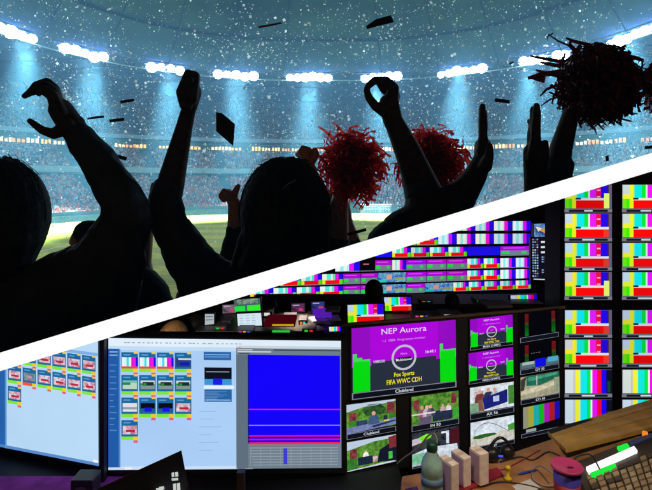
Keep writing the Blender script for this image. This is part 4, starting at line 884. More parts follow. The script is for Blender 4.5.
for ri, (y0, hh, segs) in enumerate(edges):
    tl = []
    for a, b, k, w_ in segs:
        n = max(1, round((b-a)/w_))
        for i in range(n): tl.append((a+(b-a)*i/n, a+(b-a)*(i+1)/n, k))
    tl = tl[::-1]
    for ti, (a, b, k) in enumerate(tl):
        s = Surf((a+.25, wy(a, y0)), (b-.25, wy(b, y0)), (b-.25, wy(b, y0+hh)), (a+.25, wy(a, y0+hh)), Yw)
        o = thing('wall_monitor', s, .5, 1, 'small wall monitor with %s, %s row, %s from the right end' % (kn[k], rown[ri], nth[ti]), 'monitor', 'small monitors on the far wall')
        mb = MB(); s.solid(mb, 0, -.05, 1, 1.06, -.004, .08, blk); mb.build('casing', o)
        mb = MB(); smpte(s, mb, .0, .0, 1.0, .93, k, 0)
        if ri == 3 or k == 'purple' or k == 'mini': s.rect(mb, 0, .93, 1, 1.0, scr((120, 125, 135)), 0)
        mb.build('screen', o)
s = Surf((256, 294), (534, 209), (534, 291), (256, 298), lambda px: Yw(px)+.09)
mb = MB(); s.solid(mb, 0, 0, 1, 1, 0, .1, blk2); tag(mb.build('monitor_wall_frame', origin=tuple(s.pt(.5, 1))), 'long black frame carrying the small monitors on the far wall', 'frame')

# --- status screens between the wall and the rack
s = Surf((534, 224), (562, 222.5), (562, 236), (534, 237), 5.6)
o = thing('status_screen', s, .5, 1, 'small screen with a swirling blue and orange picture left of the rack', 'screen')
mb = MB(); s.solid(mb, -.03, -.05, 1.03, 1.05, -.003, .05, blk); mb.build('casing', o)
mb = MB(); s.rect(mb, 0, 0, 1, 1, scr_noise('screen_swirl', (15, 30, 120), (120, 180, 225), 9), 0); s.poly(mb, [(.2, .5), (.5, .3), (.9, .35), (.7, .6), (.4, .75)], scr((235, 150, 60)), 2); s.poly(mb, [(.5, .15), (.8, .2), (1, .5), (.75, .42)], scr((200, 50, 60)), 3); s.poly(mb, [(.05, .2), (.3, .35), (.15, .6)], scr((240, 220, 200)), 3); mb.build('screen', o)
s = Surf((531.5, 238), (562.5, 237), (562.5, 281), (532, 280), 5.6)
o = thing('status_screen', s, .5, 1, 'black status screen with columns of white and blue readouts', 'screen')
mb = MB(); s.solid(mb, -.03, -.02, 1.03, 1.03, -.003, .05, blk); mb.build('casing', o)
mb = MB(); s.rect(mb, 0, 0, 1, 1, scr((14, 14, 30)), 0)
for k in range(15):
    for j in range(3): s.rect(mb, .02+.07*j, .02+.062*k, .07+.07*j, .055+.062*k, scr(random.choice([(190, 200, 215), (90, 150, 220), (60, 60, 90), (150, 140, 170)])), 2)
for (a, b, c) in ((.3, .08, .62), (.3, .2, .75), (.3, .32, .6), (.62, .12, .95)): s.rect(mb, a, b, c, b+.045, scr((225, 228, 235)), 2)
for k in range(5):
    for j in range(4):
        if j != 2: s.rect(mb, .32+.1*j, .44+.09*k*.6+(.14 if k > 2 else 0), .38+.1*j, .47+.09*k*.6+(.14 if k > 2 else 0), scr((140, 160, 205)), 2)
s.rect(mb, .05, .965, .75, .99, scr((205, 215, 220)), 3); mb.build('screen', o)
s = Surf((549, 259), (563, 258.5), (563, 275), (550, 275.5), 5.2)
o = thing('status_screen', s, .5, 1, 'small pale green list screen beside the rack', 'screen')
mb = MB(); s.solid(mb, -.06, -.05, 1.03, 1.05, -.003, .04, blk); mb.build('casing', o)
mb = MB(); s.rect(mb, 0, 0, 1, 1, scr((150, 190, 190)), 0)
for k in range(4): s.rect(mb, .2, .25+.17*k, .9, .33+.17*k, scr((40, 150, 110)), 2)
mb.build('screen', o)

# --- small bar monitors standing on desks
def desk_mon(label, TL, TR, BR, BL, Y, kind='split', fill=None):
    s = Surf(TL, TR, BR, BL, Y); o = thing('desk_monitor', s, .5, 1, label, 'monitor', 'desk monitors in the back rows')
    mb = MB(); s.solid(mb, -.04, -.05, 1.04, 1.06, -.003, .04, blk); mb.build('casing', o)
    mb = MB()
    if fill: fill(s, mb)
    else: smpte(s, mb, 0, 0, 1, 1, kind, 1)
    mb.build('screen', o)
    mb = MB(); p = s.pt(.5, 1.05); mb.box(p+Vector((0, .03, -.012)), (.05, .03, .05), blk); mb.box(p+Vector((0, .02, -.014)), (.14, .07, .01), blk); mb.build('stand', o); return o
desk_mon('colour bar monitor in front of the seated person, left one', (347.5, 305), (383.5, 304), (384, 322.5), (348, 323), 3.27)
desk_mon('colour bar monitor just right of the seated person', (384, 297.5), (411, 297), (411.5, 310.5), (385, 311), 3.52)
desk_mon('tiny colour bar monitor standing on the far shelf below the status screens', (510.5, 295.5), (536.5, 294.5), (537, 301), (511, 302.5), 4.9, 'bars')
desk_mon('white document monitor left of the seated person', (237, 314), (261, 313), (262, 325.5), (238, 326), 3.2, fill=lambda s, mb: (s.rect(mb, 0, 0, 1, 1, scr((215, 232, 242)), 0), [s.rect(mb, .1+.25*(k % 3), .15+.2*(k//3), .25+.25*(k % 3), .2+.2*(k//3), scr((150, 185, 215)), 2) for k in range(12)]))
desk_mon('low monitor with green bands above the white document monitor', (234, 300), (260, 298), (261, 311), (235, 312), 3.5, fill=lambda s, mb: (s.rect(mb, 0, 0, 1, 1, scr((70, 100, 100)), 0), s.rect(mb, 0, .55, .4, .95, scr((30, 225, 60)), 2), s.rect(mb, .48, .5, .98, .95, scr((50, 235, 50)), 2), s.rect(mb, .1, 0, .9, .4, scr_noise('screen_mottled_green', (50, 70, 65), (150, 170, 150), 30), 2)))
desk_mon('narrow pale monitor at the left end of the back desk', (205, 314), (214, 314), (214, 324), (205, 325), 3.22, fill=lambda s, mb: (s.rect(mb, 0, 0, 1, 1, scr((175, 185, 190)), 0), s.rect(mb, .1, .2, .9, .3, scr((110, 120, 130)), 2), s.rect(mb, .1, .5, .9, .6, scr((110, 120, 130)), 2)))
desk_mon('tiny colour bar monitor between papers left of the seated person', (329, 327), (341, 326.5), (341, 331), (329.5, 331.5), 3.0, 'bars')
# back desks
def solid_desk(label, x0, x1, y, Y, depth=.6, m=None, name='desk'):
    z = at(0, y, Y).z; a, b = at(x0, y, Y).x, at(x1, y, Y).x; o = tag(empty(name, ((a+b)/2, Y, ZF)), label, 'desk'); W_[o.name] = Vector(o.location)
    mb = MB(); mb.box(((a+b)/2, Y+depth/2, z-.02), (b-a, depth, .04), m or blk); mb.build('desk_top', o, bevel=.004)
    mb = MB(); mb.box(((a+b)/2, Y+depth-.03, (z-.04+ZF)/2), (b-a-.04, .03, z-.04-ZF), blk2); mb.build('modesty_panel', o)
    for xx in (a+.05, b-.05): mb = MB(); mb.box((xx, Y+depth/2, (z-.04+ZF)/2), (.04, depth-.08, z-.04-ZF), blk2); mb.build('leg', o)
    return o
dsk = mat('desk_dark', (.035, .03, .035), .5)
solid_desk('dark back desk in front of the seated person with the colour bar monitors', 195, 480, 331, 3.1, .5, dsk)
solid_desk('far dark desk under the small wall monitors', 250, 545, 304, 4.7, .42, dsk)
# clutter on the back desks
def lump(name, label, cat, x, y, Y, w, h, d, m, rotz=0, group=None):
    c = at(x, y, Y); W = w/F*Y; Hh = h/F*Y; mb = MB(); mb.box((c.x, c.y, c.z), (W, d, Hh), m, Matrix.Rotation(rotz, 3, 'Z')); return tag(mb.build(name, bevel=.004, origin=(c.x, c.y, c.z)), label, cat, group)
lump('box_file', 'red box file lying on the back desk beside the white monitor', 'box file', 281, 321.5, 3.3, 30, 6, .2, emis('red_box_glow', s2l((85, 6, 20)), .6))  # the box file is no lamp; its red is given a faint glow
lump('box_file', 'brown box file below the red one on the back desk', 'box file', 283, 327.5, 3.25, 34, 5.5, .2, mat('card_brown', (.35, .14, .05), .7))
lump('tally_light', 'yellow tally strip between the red and the brown box files', 'light', 283, 325, 3.14, 22, 1.3, .02, emis('yellow_led', s2l((190, 160, 20)), 1))
lump('tally_light', 'green glowing key strip on the back desk edge', 'light', 281, 331.4, 3.05, 18, 1.6, .02, emis('green_led', s2l((40, 190, 60)), 1))
lump('tally_light', 'white and orange lit sign high in the dark area', 'light', 306, 306, 5.2, 9, 3, .03, emis('white_led', s2l((245, 215, 205)), 1))
pap = mat('paper', (.6, .6, .62), .8); purp = emis('purple_display', s2l((85, 30, 175)), .9)
for i, (x, y, w_, h_, r, m) in enumerate([(322, 313, 16, 5, .2, purp), (333, 309, 14, 2.2, -.1, pap), (318, 320, 15, 3, .3, pap), (334, 318, 12, 2, .1, pap), (327, 323, 14, 2.4, -.3, pap)]):
    lump('display_pad' if m is purp else 'paper_pile', ['glowing purple control pad among the papers', 'paper pile behind the purple control pad', 'paper pile in front of the purple control pad, leftmost', 'paper pile beside the tiny colour bar monitor', 'paper pile nearest the front desk edge'][i], 'pad' if m is purp else 'papers', x, y, 3.3, w_, h_, .12, m, r)
lump('paper_pile', 'pale papers on the far shelf below the small bar monitor', 'papers', 495, 304, 4.2, 26, 2.5, .2, mat('paper_violet', (.4, .38, .55), .8), .1)

# crowded back desks: small lit screens, decks and panels
rr_ = random.Random(3)
def deck(label, x, y, Y, w, h, d, lamps):
    c = at(x, y, Y); W, Hh = w/F*Y, h/F*Y; o = tag(empty('equipment_box', tuple(c)), label, 'equipment', 'equipment on the back desks'); W_[o.name] = Vector(c)
    mb = MB(); mb.box(c, (W, d, Hh), mat('deck_grey', (.09, .09, .11), .5)); mb.build('case', o, bevel=.002)
    for k, col in enumerate(lamps):
        mb = MB(); mb.box(c+Vector((W*(-.38+.76*(k+.5)/len(lamps)), -d/2-.001, 0)), (W*.5/len(lamps), .003, Hh*.5), emis('led_%02x%02x%02x' % col, s2l(col), .9)); mb.build('indicator', o)
dl = [((40, 200, 60), (220, 40, 40)), ((220, 60, 160), (240, 200, 60), (60, 90, 230)), ((230, 225, 220),), ((60, 90, 240), (150, 40, 200)), ((240, 140, 40), (40, 220, 200))]
spots_ = [(222, 326, 3.2, 12, 4.5, 'beside the narrow pale monitor'), (228, 320.5, 3.3, 9, 4, 'left of the white document monitor'), (268, 312, 3.45, 11, 6, 'behind the red box file'), (290, 316.5, 3.4, 13, 4, 'just above the red box file'),
          (303, 321, 3.3, 8, 7, 'right of the red box file'), (309, 328, 3.15, 13, 4, 'near the front edge of the back desk'), (246, 329, 3.13, 16, 2.6, 'under the white document monitor'), (316, 300, 4.9, 10, 4, 'under the left end of the small wall monitors'),
          (338, 301, 4.9, 12, 4, 'on the far desk left of the seated person'), (425, 301, 4.85, 13, 4.5, 'on the far desk right of the seated person'), (480, 300, 4.85, 14, 4, 'on the far desk towards the right end'), (420, 314, 3.35, 18, 3, 'right of the colour bar monitors, the nearer one'), (445, 313, 3.35, 12, 3, 'right of the colour bar monitors, the farther one'), (292, 303, 4.9, 9, 3, 'at the left end of the far desk')]
for i, (x, y, Y, w_, h_, lb) in enumerate(spots_): deck('small dark equipment box with lit indicators ' + lb, x, y, Y, w_, h_, .12, dl[i % 5])
for i, (x, y, c1, lb) in enumerate([(318, 306, (60, 70, 150), 'bluish screen above the purple control pad'), (298, 308, (120, 60, 110), 'pinkish screen left of the purple control pad'), (229, 309, (150, 120, 140), 'dim mottled screen left of the green-banded monitor')]):
    desk_mon('small ' + lb, (x-6.5, y-4), (x+6.5, y-4.4), (x+6.5, y+4), (x-6.5, y+4.4), 3.5, fill=lambda s, mb, c1=c1: (s.rect(mb, 0, 0, 1, 1, scr_noise('screen_dim_%d' % c1[0], tuple(v//3 for v in c1), c1, 18), 0), s.rect(mb, .1, .1, .6, .25, scr((170, 160, 190)), 2), s.rect(mb, .55, .55, .9, .85, scr((200, 60, 120)), 2)))
# --- people in the control room, seen from behind
def sitter(label, x, y, Y, k, head, cl, hairc):
    f = Fig(Y); o = person(label, (x, y), Y, 'people seated in the control room')
    f.ell(x, y, 8.5*k, 11.5*k, 0, .10*k); f.chain([(x, y+9*k, 5*k), (x, y+15*k, 6*k)]); f.cap(x, y, 2*k, x, y+1, 2*k, .105*k)
    for sg in (-1, 1): f.chain([(x+sg*19*k, y+24*k, 7*k), (x+sg*24*k, y+44*k, 5.5*k, .05), (x+sg*17*k, y+52*k, 4.5*k, .28), (x+sg*14*k, y+52*k, 4*k, .33)])
    f.chain([(x, y+24*k, 15*k), (x, y+55*k, 15*k)]); 
    grow('body', f.take(), skin, o, .009, 2, cut=False)
    f.ell(x, y-2.5*k, 9.3*k, 11*k, -.012, .105*k); grow('hair', f.take(), mat(hairc[0], hairc[1], .6, noise=.4, nscale=50), o, .009, 2, cut=False)
    for sg in (-1, 1): f.chain([(x+sg*3*k, y+17*k, 6*k), (x+sg*18*k, y+23*k, 8.5*k), (x+sg*24.5*k, y+43*k, 7*k, .05)])
    f.chain([(x, y+25*k, 17*k), (x, y+56*k, 18*k)]); grow('shirt', f.take(), cl, o, .01, 2, cut=False, texture=.008, tscale=.06); return o
sitter('person in a dark shirt seated behind the colour bar monitors, seen from behind', 374, 293, 4.0, 1.0, None, cloth('shirt_dark_red', (.07, .02, .025)), ('hair_black_b', (.006, .006, .007)))
sitter('person in black crouched low right of the bar monitors under the wall screens', 452, 303, 4.3, .78, None, cloth('shirt_black', (.01, .01, .01)), ('hair_black_c', (.008, .008, .008)))
sitter('person in a dark jacket at the left end of the back row', 270, 308, 4.0, .8, None, cloth('jacket_plum', (.05, .02, .02)), ('hair_dark_d', (.012, .008, .008)))
sitter('person with brown hair just below the divider above the middle display', 173, 341, 2.9, 1.45, None, cloth('jumper_brown', (.20, .11, .05)), ('hair_brown', (.20, .11, .045)))
sitter('person in a black top beside the brown-haired person', 196, 326, 3.3, .9, None, cloth('shirt_black', (.01, .01, .01)), ('hair_black_e', (.008, .008, .008)))

# --- right-hand desk and the wooden wedge console
wood = mat('desk_wood', (.38, .19, .08), .45, noise=.35, nscale=12, bump=.08)
wood2 = mat('wedge_wood', (.62, .36, .08), .4, noise=.3, nscale=9, bump=.05)
zt = H-1.16
def on(px, py, z=zt):
    Y = (H-z)/((py-HOR)/F); return at(px, py, Y)
td = tag(empty('front_desk', (.65, 2.0, ZF)), 'orange-brown wooden desk in the lower right foreground', 'desk'); W_[td.name] = Vector(td.location)
P1, P2, P3, P4 = on(398, 530), on(398, 476), on(545, 440), on(700, 560)
pts = [on(395, 540), on(402, 476), on(482, 463), on(560, 436), on(700, 436), on(760, 540)]
def prism(mb, pts, dz, m):
    n = len(pts); mb.add([p for p in pts]+[p-Vector((0, 0, dz)) for p in pts], [tuple(range(n)), tuple(range(n, 2*n))[::-1]]+[(i, i+n, (i+1) % n+n, (i+1) % n) for i in range(n)], m)
mb = MB(); prism(mb, pts, .04, wood); mb.build('desk_top', td, bevel=.004)
for q in ((.35, 1.72), (.48, 1.98), (1.65, 2.15), (1.5, 1.72)): mb = MB(); mb.box((q[0], q[1], (zt-.04+ZF)/2), (.06, .06, zt-.04-ZF), blk2); mb.build('leg', td)
# low dark desk shelf under the middle display
mb = MB(); a_, b_ = at(-60, 478, 2.36), at(398, 478, 2.36); mb.box(((a_.x+b_.x)/2, 2.2, H-1.36), (b_.x-a_.x, .5, .03), blk2); tag(mb.build('display_shelf', origin=((a_.x+b_.x)/2, 2.2, H-1.36)), 'black shelf carrying the row of wide displays', 'shelf')
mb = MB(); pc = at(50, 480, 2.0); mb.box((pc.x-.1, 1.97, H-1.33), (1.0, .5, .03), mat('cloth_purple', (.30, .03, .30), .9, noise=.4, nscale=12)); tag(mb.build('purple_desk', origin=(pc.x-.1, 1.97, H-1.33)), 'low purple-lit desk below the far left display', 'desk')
# wedge: slanted ribbed cover
wd = tag(empty('wedge_console', tuple(on(600, 450))), 'slanted ribbed wooden cover rising behind the lit keyboard', 'console'); W_[wd.name] = Vector(wd.location)
def q3(px, py, Y): return at(px, py, Y)
A0, A1, A2, A3 = q3(547, 431, 2.33), q3(700, 384, 2.78), q3(700, 416, 2.45), q3(566, 449, 2.09)      # back edge left-right, front edge right-left
nrm = (A1-A0).cross(A3-A0).normalized(); nrm = nrm if nrm.z > 0 else -nrm
for k in range(3):
    t0, t1 = k/3+.01, (k+1)/3-.03
    a, b, c, d = A0.lerp(A3, t0), A1.lerp(A2, t0), A1.lerp(A2, t1), A0.lerp(A3, t1)
    mb = MB(); vs = [a, b, c, d]; mb.add(vs+[v-nrm*.02 for v in vs], [(0, 1, 2, 3), (7, 6, 5, 4)]+[(i, i+4, (i+1) % 4+4, (i+1) % 4) for i in range(4)], wood2); mb.build('board', wd, bevel=.002)
mb = MB(); g0 = [v-nrm*.021 for v in (A0, A1, A2, A3)]; g1 = [Vector((v.x, v.y, zt-.001)) for v in g0]
mb.add(g0+g1, [(0, 1, 2, 3), (7, 6, 5, 4)]+[(i, i+4, (i+1) % 4+4, (i+1) % 4) for i in range(4)], blk2); mb.build('body', wd)
# keyboard / mixer
kb = tag(empty('control_keyboard', tuple(on(620, 465))), 'angled control keyboard with lit white strip and green keys', 'keyboard'); W_[kb.name] = Vector(kb.location)
zk = zt+.03
def K(u, v, dz=0):
    a, b, c, d = on(572, 463, zk), on(668, 426, zk), on(690, 500, zk), on(600, 522, zk)
    p = (a*(1-u)+b*u)*(1-v)+(d*(1-u)+c*u)*v; return p+Vector((0, 0, dz))
mb = MB(); prism(mb, [K(0, 0), K(1, 0), K(1, 1), K(0, 1)], .028, mat('keyboard_body', (.06, .05, .04), .5)); mb.build('body', kb, bevel=.003)
def keyat(u0, v0, u1, v1, m, name, h=.01):
    mb = MB(); prism(mb, [K(u0, v0, h), K(u1, v0, h), K(u1, v1, h), K(u0, v1, h)], h-.001, m); return mb.build(name, kb, bevel=.0015)
mb = MB(); prism(mb, [on(x, y, zk+.012) for x, y in ((586, 467), (634, 446), (637.5, 450.5), (589, 472))], .011, emis('white_strip_light', (1, 1, 1), 1.3, True)); mb.build('light_strip', kb)
mb = MB(); prism(mb, [on(x, y, zk+.012) for x, y in ((590, 473), (615, 463), (616.5, 467), (592, 477))], .011, emis('green_strip_light', s2l((30, 225, 60)), 1.1, True)); mb.build('green_key', kb)
mb = MB(); prism(mb, [on(x, y, zk+.012) for x, y in ((617, 446.5), (627, 443), (629.5, 446), (619, 449.5))], .011, emis('green_strip_light', s2l((30, 225, 60)), 1.1, True)); mb.build('green_key', kb)
keym = mat('key_tan', (.36, .27, .17), .5); keym2 = mat('key_sand', (.5, .4, .27), .5); keyd = mat('key_dark', (.09, .075, .06), .5)
for i in range(12):
    for j in range(8):
        u0, v0 = .06+.078*i, .34+.08*j
        keyat(u0, v0, u0+.062, v0+.06, random.choice([keym, keym, keyd, keym2]), 'key', random.uniform(.007, .011))
keyat(.55, .04, .8, .12, mat('key_blue', (.05, .08, .3), .4), 'key')
mb = MB(); q = on(645, 436, zk); mb.lathe([(.012, 0), (.011, .018), (.006, .02)], (q.x, q.y, zk), emis('orange_lamp', s2l((240, 130, 30)), 1.1), 14); mb.build('orange_lamp', kb)

# green bottle
q = on(432, 499); bt = tag(empty('water_bottle', tuple(q)), 'translucent green plastic bottle with a dark green cap in front of the monitors', 'bottle'); W_[bt.name] = Vector(q)
gm = mat('bottle_plastic', (.42, .72, .68), .2, noise=.3, nscale=25, spec=.6, trans=.25)
mb = MB(); r = .039; mb.lathe([(.030, 0), (r, .006), (r, .045), (r-.003, .05), (r, .055), (r, .085), (r-.003, .09), (r, .095), (r, .125), (r-.006, .145), (.019, .168), (.017, .18)], q, gm, 36); mb.build('bottle_body', bt, True)
mb = MB(); mb.lathe([(.018, .178), (.020, .18), (.020, .2), (.017, .207)], q, mat('cap_green', (.01, .07, .04), .4), 24); mb.build('bottle_cap', bt, True)
mb = MB(); mb.lathe([(r+.0008, .06), (r+.0008, .085)], q, mat('label_blue', (.10, .22, .45), .4), 36); mb.build('label_band', bt, True)
# card boxes standing in a row, on a red tray
cbm = mat('card_beige', (.80, .70, .66), .7, noise=.15, nscale=40); cbl = mat('card_lilac', (.45, .33, .5), .7)
def carton(label, px, py, w, h, d, rz, z=zt+.012):
    q = on(px, py, z); o = tag(empty('carton', tuple(q)), label, 'carton', 'beige cartons beside the bottle'); W_[o.name] = Vector(q); Rm = Matrix.Rotation(rz, 3, 'Z')
    mb = MB(); mb.box(q+Vector((0, 0, h/2)), (w, d, h), cbm, Rm); mb.build('carton_body', o, bevel=.002)
    mb = MB(); mb.box(q+Vector((0, 0, h/2))+Rm @ Vector((-w/2-.001, 0, 0)), (.001, d*.8, h*.86), cbl, Rm); mb.build('side_label', o)
    mb = MB(); mb.box(q+Vector((0, 0, h+.0008)), (w*.9, d*.25, .001), mat('tape', (.6, .5, .38), .4), Rm); mb.build('tape', o)
carton('beige carton standing right behind the green bottle', 449, 492, .034, .118, .07, .5)
carton('beige carton standing second from the green bottle', 461, 482, .036, .108, .07, .5)
carton('beige carton standing apart at the right near the yellow pin', 479, 481, .042, .118, .06, .45)
mb = MB(); prism(mb, [on(x, y, zt+.011) for x, y in ((444, 487), (497, 467), (503, 474), (450, 497))], .01, mat('tray_red', (.32, .02, .04), .4)); tag(mb.build('red_tray', bevel=.002, origin=tuple(on(470, 480))), 'thin dark red tray under the beige cartons', 'tray')
# yellow pin
q = on(508, 480); py_ = tag(empty('marker_cone', tuple(q)), 'small yellow plastic peg on the desk left of the cup', 'peg'); W_[py_.name] = Vector(q); ym = mat('plastic_yellow', (.75, .55, .02), .35)
mb = MB(); mb.lathe([(.014, 0), (.014, .01), (.006, .014), (.006, .04), (.010, .044), (.010, .052), (.005, .055)], q, ym, 20); mb.build('peg_body', py_, True)
# cup
q = on(567, 510); cp = tag(empty('travel_cup', tuple(q)), 'dark blue travel cup with a wide maroon lid in the lower right', 'cup'); W_[cp.name] = Vector(q); s_ = (on(567, 510).y)/F
cy_ = mat('cup_blue', (.06, .05, .38), .3); lid = mat('lid_maroon', (.50, .05, .20), .3)
mb = MB(); mb.lathe([(9.8*s_, 0), (10.4*s_, .004), (13.2*s_, .150)], q, cy_, 40); mb.build('cup_body', cp, True)
mb = MB(); mb.lathe([(13.5*s_, .147), (14.9*s_, .149), (15.3*s_, .154), (14.9*s_, .158), (14.2*s_, .159), (13.4*s_, .156), (3*s_, .157), (.4*s_, .157)], q, lid, 44); mb.build('lid', cp, True)
mb = MB(); mb.lathe([(11.55*s_+.001, .062), (12.25*s_+.001, .100)], q, mat('band_red', (.4, .03, .04), .5), 40); mb.build('band', cp, True)
mb = MB(); mb.box(q+Vector((.004, -15.2*s_*.3, .158)), (.02, .008, .002), mat('lid_hole', (.08, .0, .01), .5)); mb.build('sip_tab', cp)
# cables
cm_ = mat('cable_black', (.02, .018, .02), .5); cg = mat('cable_grey', (.30, .26, .27), .45)
def cable(label, pts, r, m):
    P = [Vector(p) for p in pts]; out = []
    for i in range(len(P)-1):
        p0, p1, p2, p3 = P[max(i-1, 0)], P[i], P[i+1], P[min(i+2, len(P)-1)]
        for k in range(6):
            t = k/6; out.append(.5*((2*p1)+(p2-p0)*t+(2*p0-5*p1+4*p2-p3)*t*t+(3*p1-p0-3*p2+p3)*t**3))
    out.append(P[-1]); mb = MB(); mb.tube(out, r, m, 8); tag(mb.build('cable', smooth=True, origin=tuple(P[0])), label, 'cable', 'loose cables on the desk')
cable('thin grey gooseneck cable arching in front of the camera monitors to the bottle', [at(397, 464, 2.2), at(404, 458, 2.18), at(418, 448, 2.14), at(428, 436, 2.12), at(434, 434, 2.1), at(437, 440, 2.08), at(436, 448, 2.05)], .0035, cg)
cable('thin black cable curling across the orange desk', [on(483, 486, zt+.004), on(500, 482, zt+.004), on(520, 484, zt+.004), on(540, 489, zt+.004), on(560, 500, zt+.004)], .003, cm_)
cable('grey cable loop beside the travel cup', [on(553, 474, zt+.05), on(541, 466, zt+.03), on(533, 470, zt+.006), on(534, 480, zt+.005), on(546, 486, zt+.005), on(560, 484, zt+.02)], .0035, cg)
cable('thin black cable looping behind the keyboard', [on(566, 480, zt+.02), on(574, 460, zt+.06), on(583, 455, zt+.07), on(592, 456, zt+.06), on(600, 470, zt+.04)], .003, cm_)
# dark earpiece box with small blue light
q = on(497, 459, zt+.01); hs = tag(empty('headset', tuple(q)), 'black headset with a small blue light on the desk under the console', 'headset'); W_[hs.name] = Vector(q)
mb = MB(); mb.ball(q+Vector((-.02, 0, .02)), (.035, .03, .03), blk, 16, 10); mb.build('ear_cup', hs, True)
mb = MB(); mb.ball(q+Vector((.05, .02, .02)), (.03, .028, .028), blk, 16, 10); mb.build('ear_cup', hs, True)
mb = MB(); mb.tube([q+Vector((-.04+.11*i/10, .01*i/10, .03+.055*math.sin(PI*i/10))) for i in range(11)], .006, blk, 8); mb.build('headband', hs, True)
mb = MB(); mb.box(q+Vector((.005, -.03, .028)), (.018, .004, .006), emis('blue_led', s2l((60, 80, 255)), 1.3)); mb.build('blue_light', hs)
# dark tilted panel with white lettering, lower left
pn = tag(empty('tilted_panel', tuple(at(140, 490, 1.3))), 'dark tilted panel with a rim and white characters at the bottom left', 'panel'); W_[pn.name] = Vector(pn.location)
c0, c1, c2, c3 = at(93, 493, 1.25), at(181, 452.5, 1.38), at(190, 505, 1.25), at(110, 560, 1.12)
def PB(u, v, off=0):
    p = (c0*(1-u)+c1*u)*(1-v)+(c3*(1-u)+c2*u)*v; n_ = (c1-c0).cross(c3-c0).normalized(); n_ = n_ if n_.y < 0 else -n_; return p+n_*off
pm = mat('panel_grey', (.16, .16, .2), .5)
mb = MB(); f4 = [PB(0, 0), PB(1, 0), PB(1, 1), PB(0, 1)]; bk = [PB(0, 0, -.02), PB(1, 0, -.02), PB(1, 1, -.02), PB(0, 1, -.02)]
mb.add(f4+bk, [(0, 1, 2, 3), (7, 6, 5, 4)]+[(i, i+4, (i+1) % 4+4, (i+1) % 4) for i in range(4)], pm); mb.build('panel_body', pn, bevel=.002)
mb = MB(); mb.tube([PB(0, 0, .002), PB(1, 0, .002), PB(1, 1, .002)], .004, mat('rim_dark', (.1, .085, .07), .35), 8); mb.build('rim', pn, True)
mb = MB(); wl = emis('white_character', s2l((205, 210, 205)), .9)
def blkc(x0, y0, x1, y1):
    mb = MB()
    Yp = 1.24+(x0-93)/88*.10-.0; mb.add([at(x, y, 1.27) for x, y in ((x0, y0), (x1, y0-.6), (x1+.4, y1-.6), (x0+.4, y1))], [(3, 2, 1, 0)], wl); mb.build('letter', pn)
for a in ((171.5, 473, 174, 477.5), (175, 472.5, 178, 477), (171.5, 478.5, 178, 481), (173, 484, 176, 492), (176.8, 483.5, 180, 492), (156, 488.5, 163, 493), (159, 487, 164, 490)): blkc(*a)
mb = MB(); mb.box(at(241, 486, 2.0), (.03, .03, .12), mat('post_grey', (.12, .11, .1), .5)); tag(mb.build('short_post', origin=tuple(at(241, 490, 2.0))), 'short grey post under the middle display', 'post')
# small black loudspeaker and clutter
q = at(86, 500, 2.0); sp_ = tag(empty('desk_speaker', tuple(q)), 'small black desk loudspeaker on the purple desk between the wide displays', 'speaker'); W_[sp_.name] = Vector(q)
mb = MB(); mb.box(q+Vector((0, 0, .045)), (.085, .08, .11), blk); mb.build('cabinet', sp_, bevel=.004)
mb = MB(); mb.tube([q+Vector((0, -.041, .05)), q+Vector((0, -.046, .05))], .028, mat('cone_grey', (.06, .06, .065), .6), 20); mb.build('driver', sp_)
def flat(name, label, cat, pts, m, h=.003):
    mb = MB(); prism(mb, [on(x, y, zt+h+.001) for x, y in pts], h, m); return tag(mb.build(name, bevel=.0008, origin=tuple(on(*pts[0]))), label, cat)
flat('notepad', 'white notepad sheet on the desk left of the travel cup', 'notepad', [(512, 486), (530, 479), (541, 488), (522, 496)], mat('paper', (.6, .6, .62), .8))
flat('phone', 'black phone lying face up on the front desk edge', 'phone', [(405, 489), (417, 486), (421, 497), (408, 500)], mat('phone_glass', (.02, .02, .03), .1), .008)
q0, q1 = on(518, 474, zt+.008), on(536, 470, zt+.008); mb = MB(); mb.tube([q0, q0.lerp(q1, .12), q0.lerp(q1, .13), q1], [.001, .0035, .004, .004], mat('pen_blue', (.03, .06, .4), .3), 10); tag(mb.build('pen', smooth=True, origin=tuple(q0)), 'thin blue pen on the desk behind the notepad', 'pen')
cable('black cable running from the headset to the wedge console', [on(500, 462, zt+.006), on(520, 457, zt+.004), on(533, 460, zt+.004), on(548, 452, zt+.004), on(560, 456, zt+.004)], .0028, cm_)
cable('thin red cable along the back of the orange desk', [on(470, 468, zt+.004), on(500, 470, zt+.004), on(515, 464, zt+.004), on(540, 450, zt+.004)], .002, mat('cable_red', (.3, .02, .03), .5))
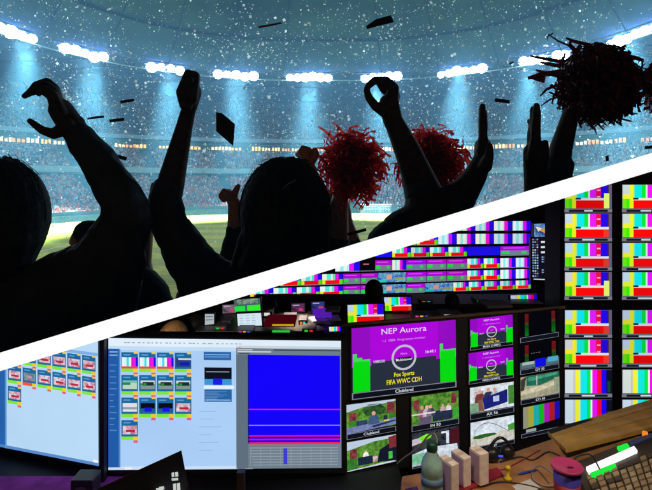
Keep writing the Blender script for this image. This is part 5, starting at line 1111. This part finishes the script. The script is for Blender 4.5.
# added fill lamps, set into the sloping board to brighten the dark desks
for i, (x, y, e, tx, ty) in enumerate([(1.0, 1.35, 44, 1.0, 2.2), (-.9, 1.55, 8, -1.1, 2.1), (-.2, 3.4, 28, -.2, 3.3), (.25, 1.5, 18, .4, 2.0), (-.8, 2.35, 26, -.9, 3.0)]):
    z = zp(x, y)-TH*.8-.001; o = tag(empty('fill_lamp', (x, y, z)), 'small fill lamp added in the sloping ceiling %s' % ['above the keyboard', 'above the purple desk', 'above the back desk', 'above the cartons', 'above the brown-haired person'][i], 'lamp', 'added fill lamps'); W_[o.name] = Vector(o.location)
    mb = MB(); mb.lathe([(.03, -.002), (.045, -.002), (.045, 0)], (x, y, z), mat('trim_metal', (.3, .3, .3), .4, 1), 24); mb.build('trim', o)
    L = bpy.data.lights.new('fill_beam', 'SPOT'); L.energy = e; L.color = (1.0, .80, .58) if i != 1 else (.8, .35, 1.0); L.spot_size = math.radians(85); L.spot_blend = .9; L.shadow_soft_size = .04
    lo = bpy.data.objects.new('fill_beam', L); COL.objects.link(lo); lo.parent = o; lo.location = (0, 0, -.012)
    lo.rotation_euler = (Vector((tx, ty, zt))-Vector((x, y, z))).to_track_quat('-Z', 'Y').to_euler()
# ------------------------------------------------------------------ camera, world, render settings
w = bpy.data.worlds.new('World'); S.world = w; w.use_nodes = True
nt = w.node_tree; bg = nt.nodes['Background']; sk = nt.nodes.new('ShaderNodeTexSky'); sk.sky_type = 'NISHITA'; sk.sun_disc = False
sk.sun_elevation = math.radians(1); sk.sun_rotation = math.radians(180)
nt.links.new(sk.outputs[0], bg.inputs[0]); bg.inputs[1].default_value = .05
cam = bpy.data.cameras.new('camera'); co = bpy.data.objects.new('camera', cam); COL.objects.link(co); S.camera = co
co.location = (0, 0, H); co.rotation_euler = (PI/2, 0, 0)
cam.sensor_width = 36; cam.lens = F/652*36; cam.shift_y = -(245-HOR)/652; cam.clip_start = .02; cam.clip_end = 2000
S.view_settings.view_transform = 'Standard'; S.view_settings.look = 'None'; S.view_settings.exposure = 0; S.view_settings.gamma = 1
S.view_settings.use_curve_mapping = False
S.render.engine = 'CYCLES'; S.cycles.max_bounces = 4; S.cycles.diffuse_bounces = 2; S.cycles.glossy_bounces = 2; S.cycles.volume_bounces = 0
S.cycles.transmission_bounces = 4; S.cycles.use_denoising = True; S.cycles.caustics_reflective = False; S.cycles.caustics_refractive = False
S.cycles.sample_clamp_indirect = 3
